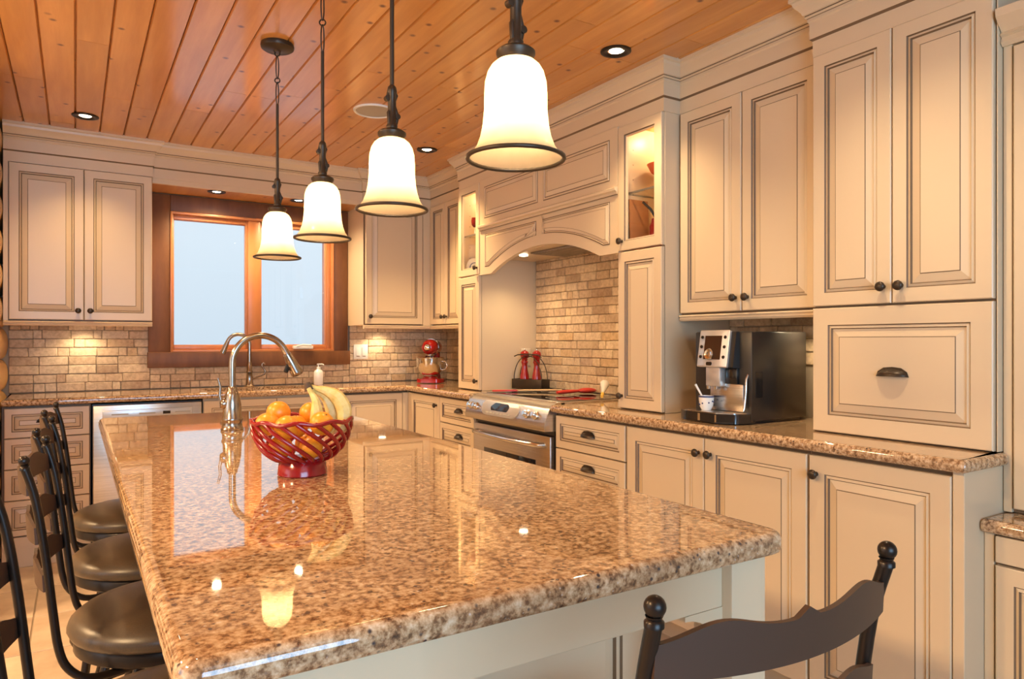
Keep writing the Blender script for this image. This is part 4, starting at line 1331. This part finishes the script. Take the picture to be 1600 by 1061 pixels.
# ---------------------------------------------------------------- coffee machine
cmx = tag(empty('coffee_machine', (2.055, 2.032, ZC), RIGHT), 'black automatic coffee machine with silver control panel', 'coffee machine')
CW = .283
MB().box(0, CW, .105, .435, .012, .352, bev=.006).build('body', 'black_satin', cmx, smooth=40)
MB().box(.020, CW - .02, .12, .42, 0, .014).build('foot', 'black_plastic', cmx)
tray = [(0, .13), (0, .02), (.04, .004), (.20, .0), (CW - .02, .04), (CW, .13)]
MB().prism(round_poly(tray, .01, 4), .004, .040, XY).build('drip_tray', 'black_plastic', cmx, smooth=40)
gt = MB()
gt.prism(round_poly([(.012, .125), (.012, .026), (.045, .012), (.195, .009), (CW - .03, .045), (CW - .012, .125)], .008, 4), .040, .043, XY)
gt.build('tray_grate', 'steel', cmx, smooth=40)
for k, xx in enumerate((.03, .11, .19)):
    MB().box(xx, xx + .012, .0005 + (.008 if k == 0 else 0), .006 + (.008 if k == 0 else 0), .008, .036).build('tray_glint', 'chrome', cmx)
# nose with the sloped silver panel
nose = [(.105, .352), (.088, .352), (.066, .215), (.076, .212), (.105, .212)]
MB().prism(nose, .075, .225, lambda a, bb, dd: (dd, a, bb)).build('nose', 'black_satin', cmx, smooth=30)
A = Vector((0, .088, .352)); Bq = Vector((0, .066, .215)); up = (A - Bq).normalized(); nrm = Vector((0, -up.z, up.y)); ctr = (A + Bq) / 2
def pan(a, bb, dd): return Vector((.128 + a * .88, 0, 0)) + ctr + up * bb + nrm * dd
P_ = MB().rings(round_poly(rect(-.085, .085, -.072, .074), .006, 3), [(0, -.001, 0), (0, .009, 0), (.003, .011, 0)], pan).build('control_panel', 'silver_plastic', cmx, smooth=40)
MB().rings(rect(-.050, .046, -.042, .052), [(0, .010, 0), (0, .0122, 0)], pan).build('screen', 'screen', P_)
MB().rings(round_poly(rect(-.030, .002, -.066, -.052), .006, 3), [(0, .010, 0), (0, .0125, 0)], pan).build('badge', 'black_plastic', P_)
q = nrm.to_track_quat('Z', 'Y').to_matrix().to_4x4()
dl = MB().lathe([(0, .004), (.010, .004), (.010, .010), (.018, .012), (.022, .008), (.022, 0), (0, 0)], 24, M=q).build('dial', 'chrome', P_, tuple(pan(-.014, -.022, .012)), smooth=40)
for sx in (-.067, .064):
    for bz in (.046, .008, -.032):
        MB().lathe([(0, .004), (.0058, .004), (.0068, .002), (.0068, 0), (0, 0)], 12, M=q).build('button', 'black_plastic', P_, tuple(pan(sx, bz, .0105)), smooth=40)
MB().box(.092, .164, .064, .104, .138, .214, bev=.005).build('spout_head', 'silver_plastic', cmx, smooth=40)
for xx in (.103, .140):
    MB().lathe([(0, 0), (.007, 0), (.009, .012), (0, .012)], 12, (xx, .07, .127)).build('spout_nozzle', 'chrome', cmx, smooth=40)
MB().box(.088, .250, .095, .107, .044, .150, bev=.003).build('splash_plate', 'steel', cmx, smooth=40)
MB().box(.170, .225, .09, .106, .150, .212, bev=.004).build('bean_chute', 'black_plastic', cmx, smooth=40)
MB().tube([(.262, .11, .19), (.264, .096, .17), (.264, .094, .12), (.260, .090, .06), (.258, .086, .05)], .005, 10).build('steam_wand', 'steel', cmx, smooth=60)
MB().box(CW - .001, CW + .0015, .125, .165, .10, .20, bev=.0005).build('side_grip', 'black_plastic', cmx)
cp_ = tag(empty('espresso_cup', (2.055 + .062, 2.032 - .098, ZC + .0435)), 'white espresso cup with blue dots on the drip tray', 'cup')
MB().lathe([(0, 0), (.018, 0), (.020, .004), (.026, .016), (.029, .040), (.030, .056), (.0285, .056), (.027, .040), (.022, .014), (0, .008)], 24).build('cup_body', 'porcelain', cp_, smooth=50)
MB().lathe([(.0302, .0505), (.0306, .0505), (.0306, .0565), (.0298, .0568)], 24).build('rim_band', 'blue_dot', cp_, smooth=50)
for i in range(11):
    a = i * 2.4; zz = .014 + .030 * ((i * 37) % 11) / 11
    rr = .0255 + .0035 * (zz - .014) / .03
    MB().ell((rr * math.cos(a), rr * math.sin(a), zz), .0035, .0035, .0035, 8, 6).build('dot', 'blue_dot', cp_, smooth=60)
tsp = tag(empty('teaspoon', (2.055 + .062, 2.032 - .098, ZC + .0435)), 'steel teaspoon standing in the espresso cup', 'spoon')
MB().tube([(.006, -.006, .014), (-.006, .014, .05), (-.018, .034, .092), (-.020, .038, .100)], [.004, .0035, .0045, .005], 10).build('handle', 'porcelain', tsp, smooth=60)
MB().ell((.007, -.008, .0135), .007, .007, .0035, 12, 8).build('spoon_bowl', 'chrome', tsp, smooth=60)
cg_ = tag(empty('coffee_grinder', (2.43, 1.60, ZC)), 'dark coffee grinder half hidden between the machine and the garage cupboard', 'grinder')
MB().lathe([(0, 0), (.062, 0), (.064, .006), (.058, .03), (.052, .14), (.056, .15), (.056, .16), (0, .16)], 24).build('base', 'black_plastic', cg_, smooth=40)
MB().lathe([(0, .16), (.050, .16), (.054, .20), (.056, .25), (0, .25)], 24).build('hopper', 'chrome', cg_, smooth=40)
MB().lathe([(0, .25), (.058, .25), (.058, .265), (.040, .275), (0, .277)], 24).build('lid', 'black_plastic', cg_, smooth=40)

# ---------------------------------------------------------------- things inside the lit glass towers
def bowl_obj(name, loc, rr, hh, m, label):
    o = MB().lathe([(0, 0), (rr * .4, 0), (rr * .45, .004), (rr * .8, hh * .5), (rr, hh), (rr * .97, hh), (rr * .75, hh * .5), (rr * .35, .010), (0, .010)], 28).build(name, m, None, loc, smooth=50)
    return tag(o, label, 'bowl')
cpt = tag(empty('compote_bowl', (2.335, 2.402, 1.9235)), 'orange footed bowl on the glass shelf of the right hood tower', 'bowl')
MB().lathe([(0, 0), (.035, 0), (.034, .004), (.008, .010), (.006, .06), (.012, .072), (0, .074)], 20).build('foot', 'clear_glass', cpt, smooth=50)
MB().lathe([(0, .073), (.02, .074), (.052, .098), (.072, .135), (.070, .136), (.049, .102), (.018, .079), (0, .078)], 28).build('bowl', 'orange_bowl', cpt, smooth=50)
cb = tag(empty('cutting_board', (2.250, 2.462, 1.6485)), 'red-brown wooden board leaning inside the right hood tower', 'board')
MB().box(-.058, .058, -.006, .006, 0, .245, bev=.004).build('board', 'board_wood', cb, rot=(-.05, .0, 0), smooth=40)
vs_ = tag(empty('dark_jar', (2.272, 2.372, 1.6485)), 'dark red ceramic jar at the bottom of the right hood tower', 'jar')
MB().lathe([(0, 0), (.028, 0), (.034, .01), (.034, .11), (.026, .13), (.024, .145), (0, .145)], 20).build('jar_body', 'red_liquid', vs_, smooth=45)
MB().tube([(.0, .0, .14), (-.02, .02, .19), (-.045, .045, .225)], .006, 8).build('dipper', 'black_plastic', vs_, smooth=50)
def goblet(loc, label, bowl_m, k=1.0):
    o = tag(empty('goblet', loc), label, 'goblet')
    MB().lathe([(0, 0), (.028 * k, .0), (.026 * k, .003), (.005 * k, .008), (.004 * k, .05 * k), (.006 * k, .055 * k)], 18).build('stem', 'porcelain', o, smooth=60)
    MB().lathe([(0, .053 * k), (.012 * k, .056 * k), (.026 * k, .075 * k), (.029 * k, .10 * k), (.025 * k, .125 * k), (.024 * k, .125 * k), (.027 * k, .10 * k), (.0, .062 * k)], 18).build('bowl', bowl_m, o, smooth=60)
goblet((2.222, 4.005, 1.9235), 'red-bowled goblet on the glass shelf of the left hood tower', 'red_liquid', .9)
pl = tag(empty('display_plate', (2.255, 4.078, 1.6485), PI / 2), 'white and blue plate standing in the bottom of the left hood tower', 'plate')
MB().lathe([(0, 0), (.040, .002), (.064, .010), (.065, .013), (.040, .006), (0, .004)], 32, (0, 0, .066), M=Matrix.Rotation(-PI / 2 + .12, 4, 'Y')).build('plate', 'porcelain', pl, smooth=50)
MB().tube([(-.010, .036 * math.cos(2 * PI * k / 24), .066 + .036 * math.sin(2 * PI * k / 24)) for k in range(24)], .003, 6, closed=True).build('painted_ring', 'blue_dot', pl)
bowl_obj('serving_bowl', (2.275, 3.955, 1.6485), .05, .045, 'porcelain', 'small white bowl at the bottom of the left hood tower')

bpy.context.view_layer.update()
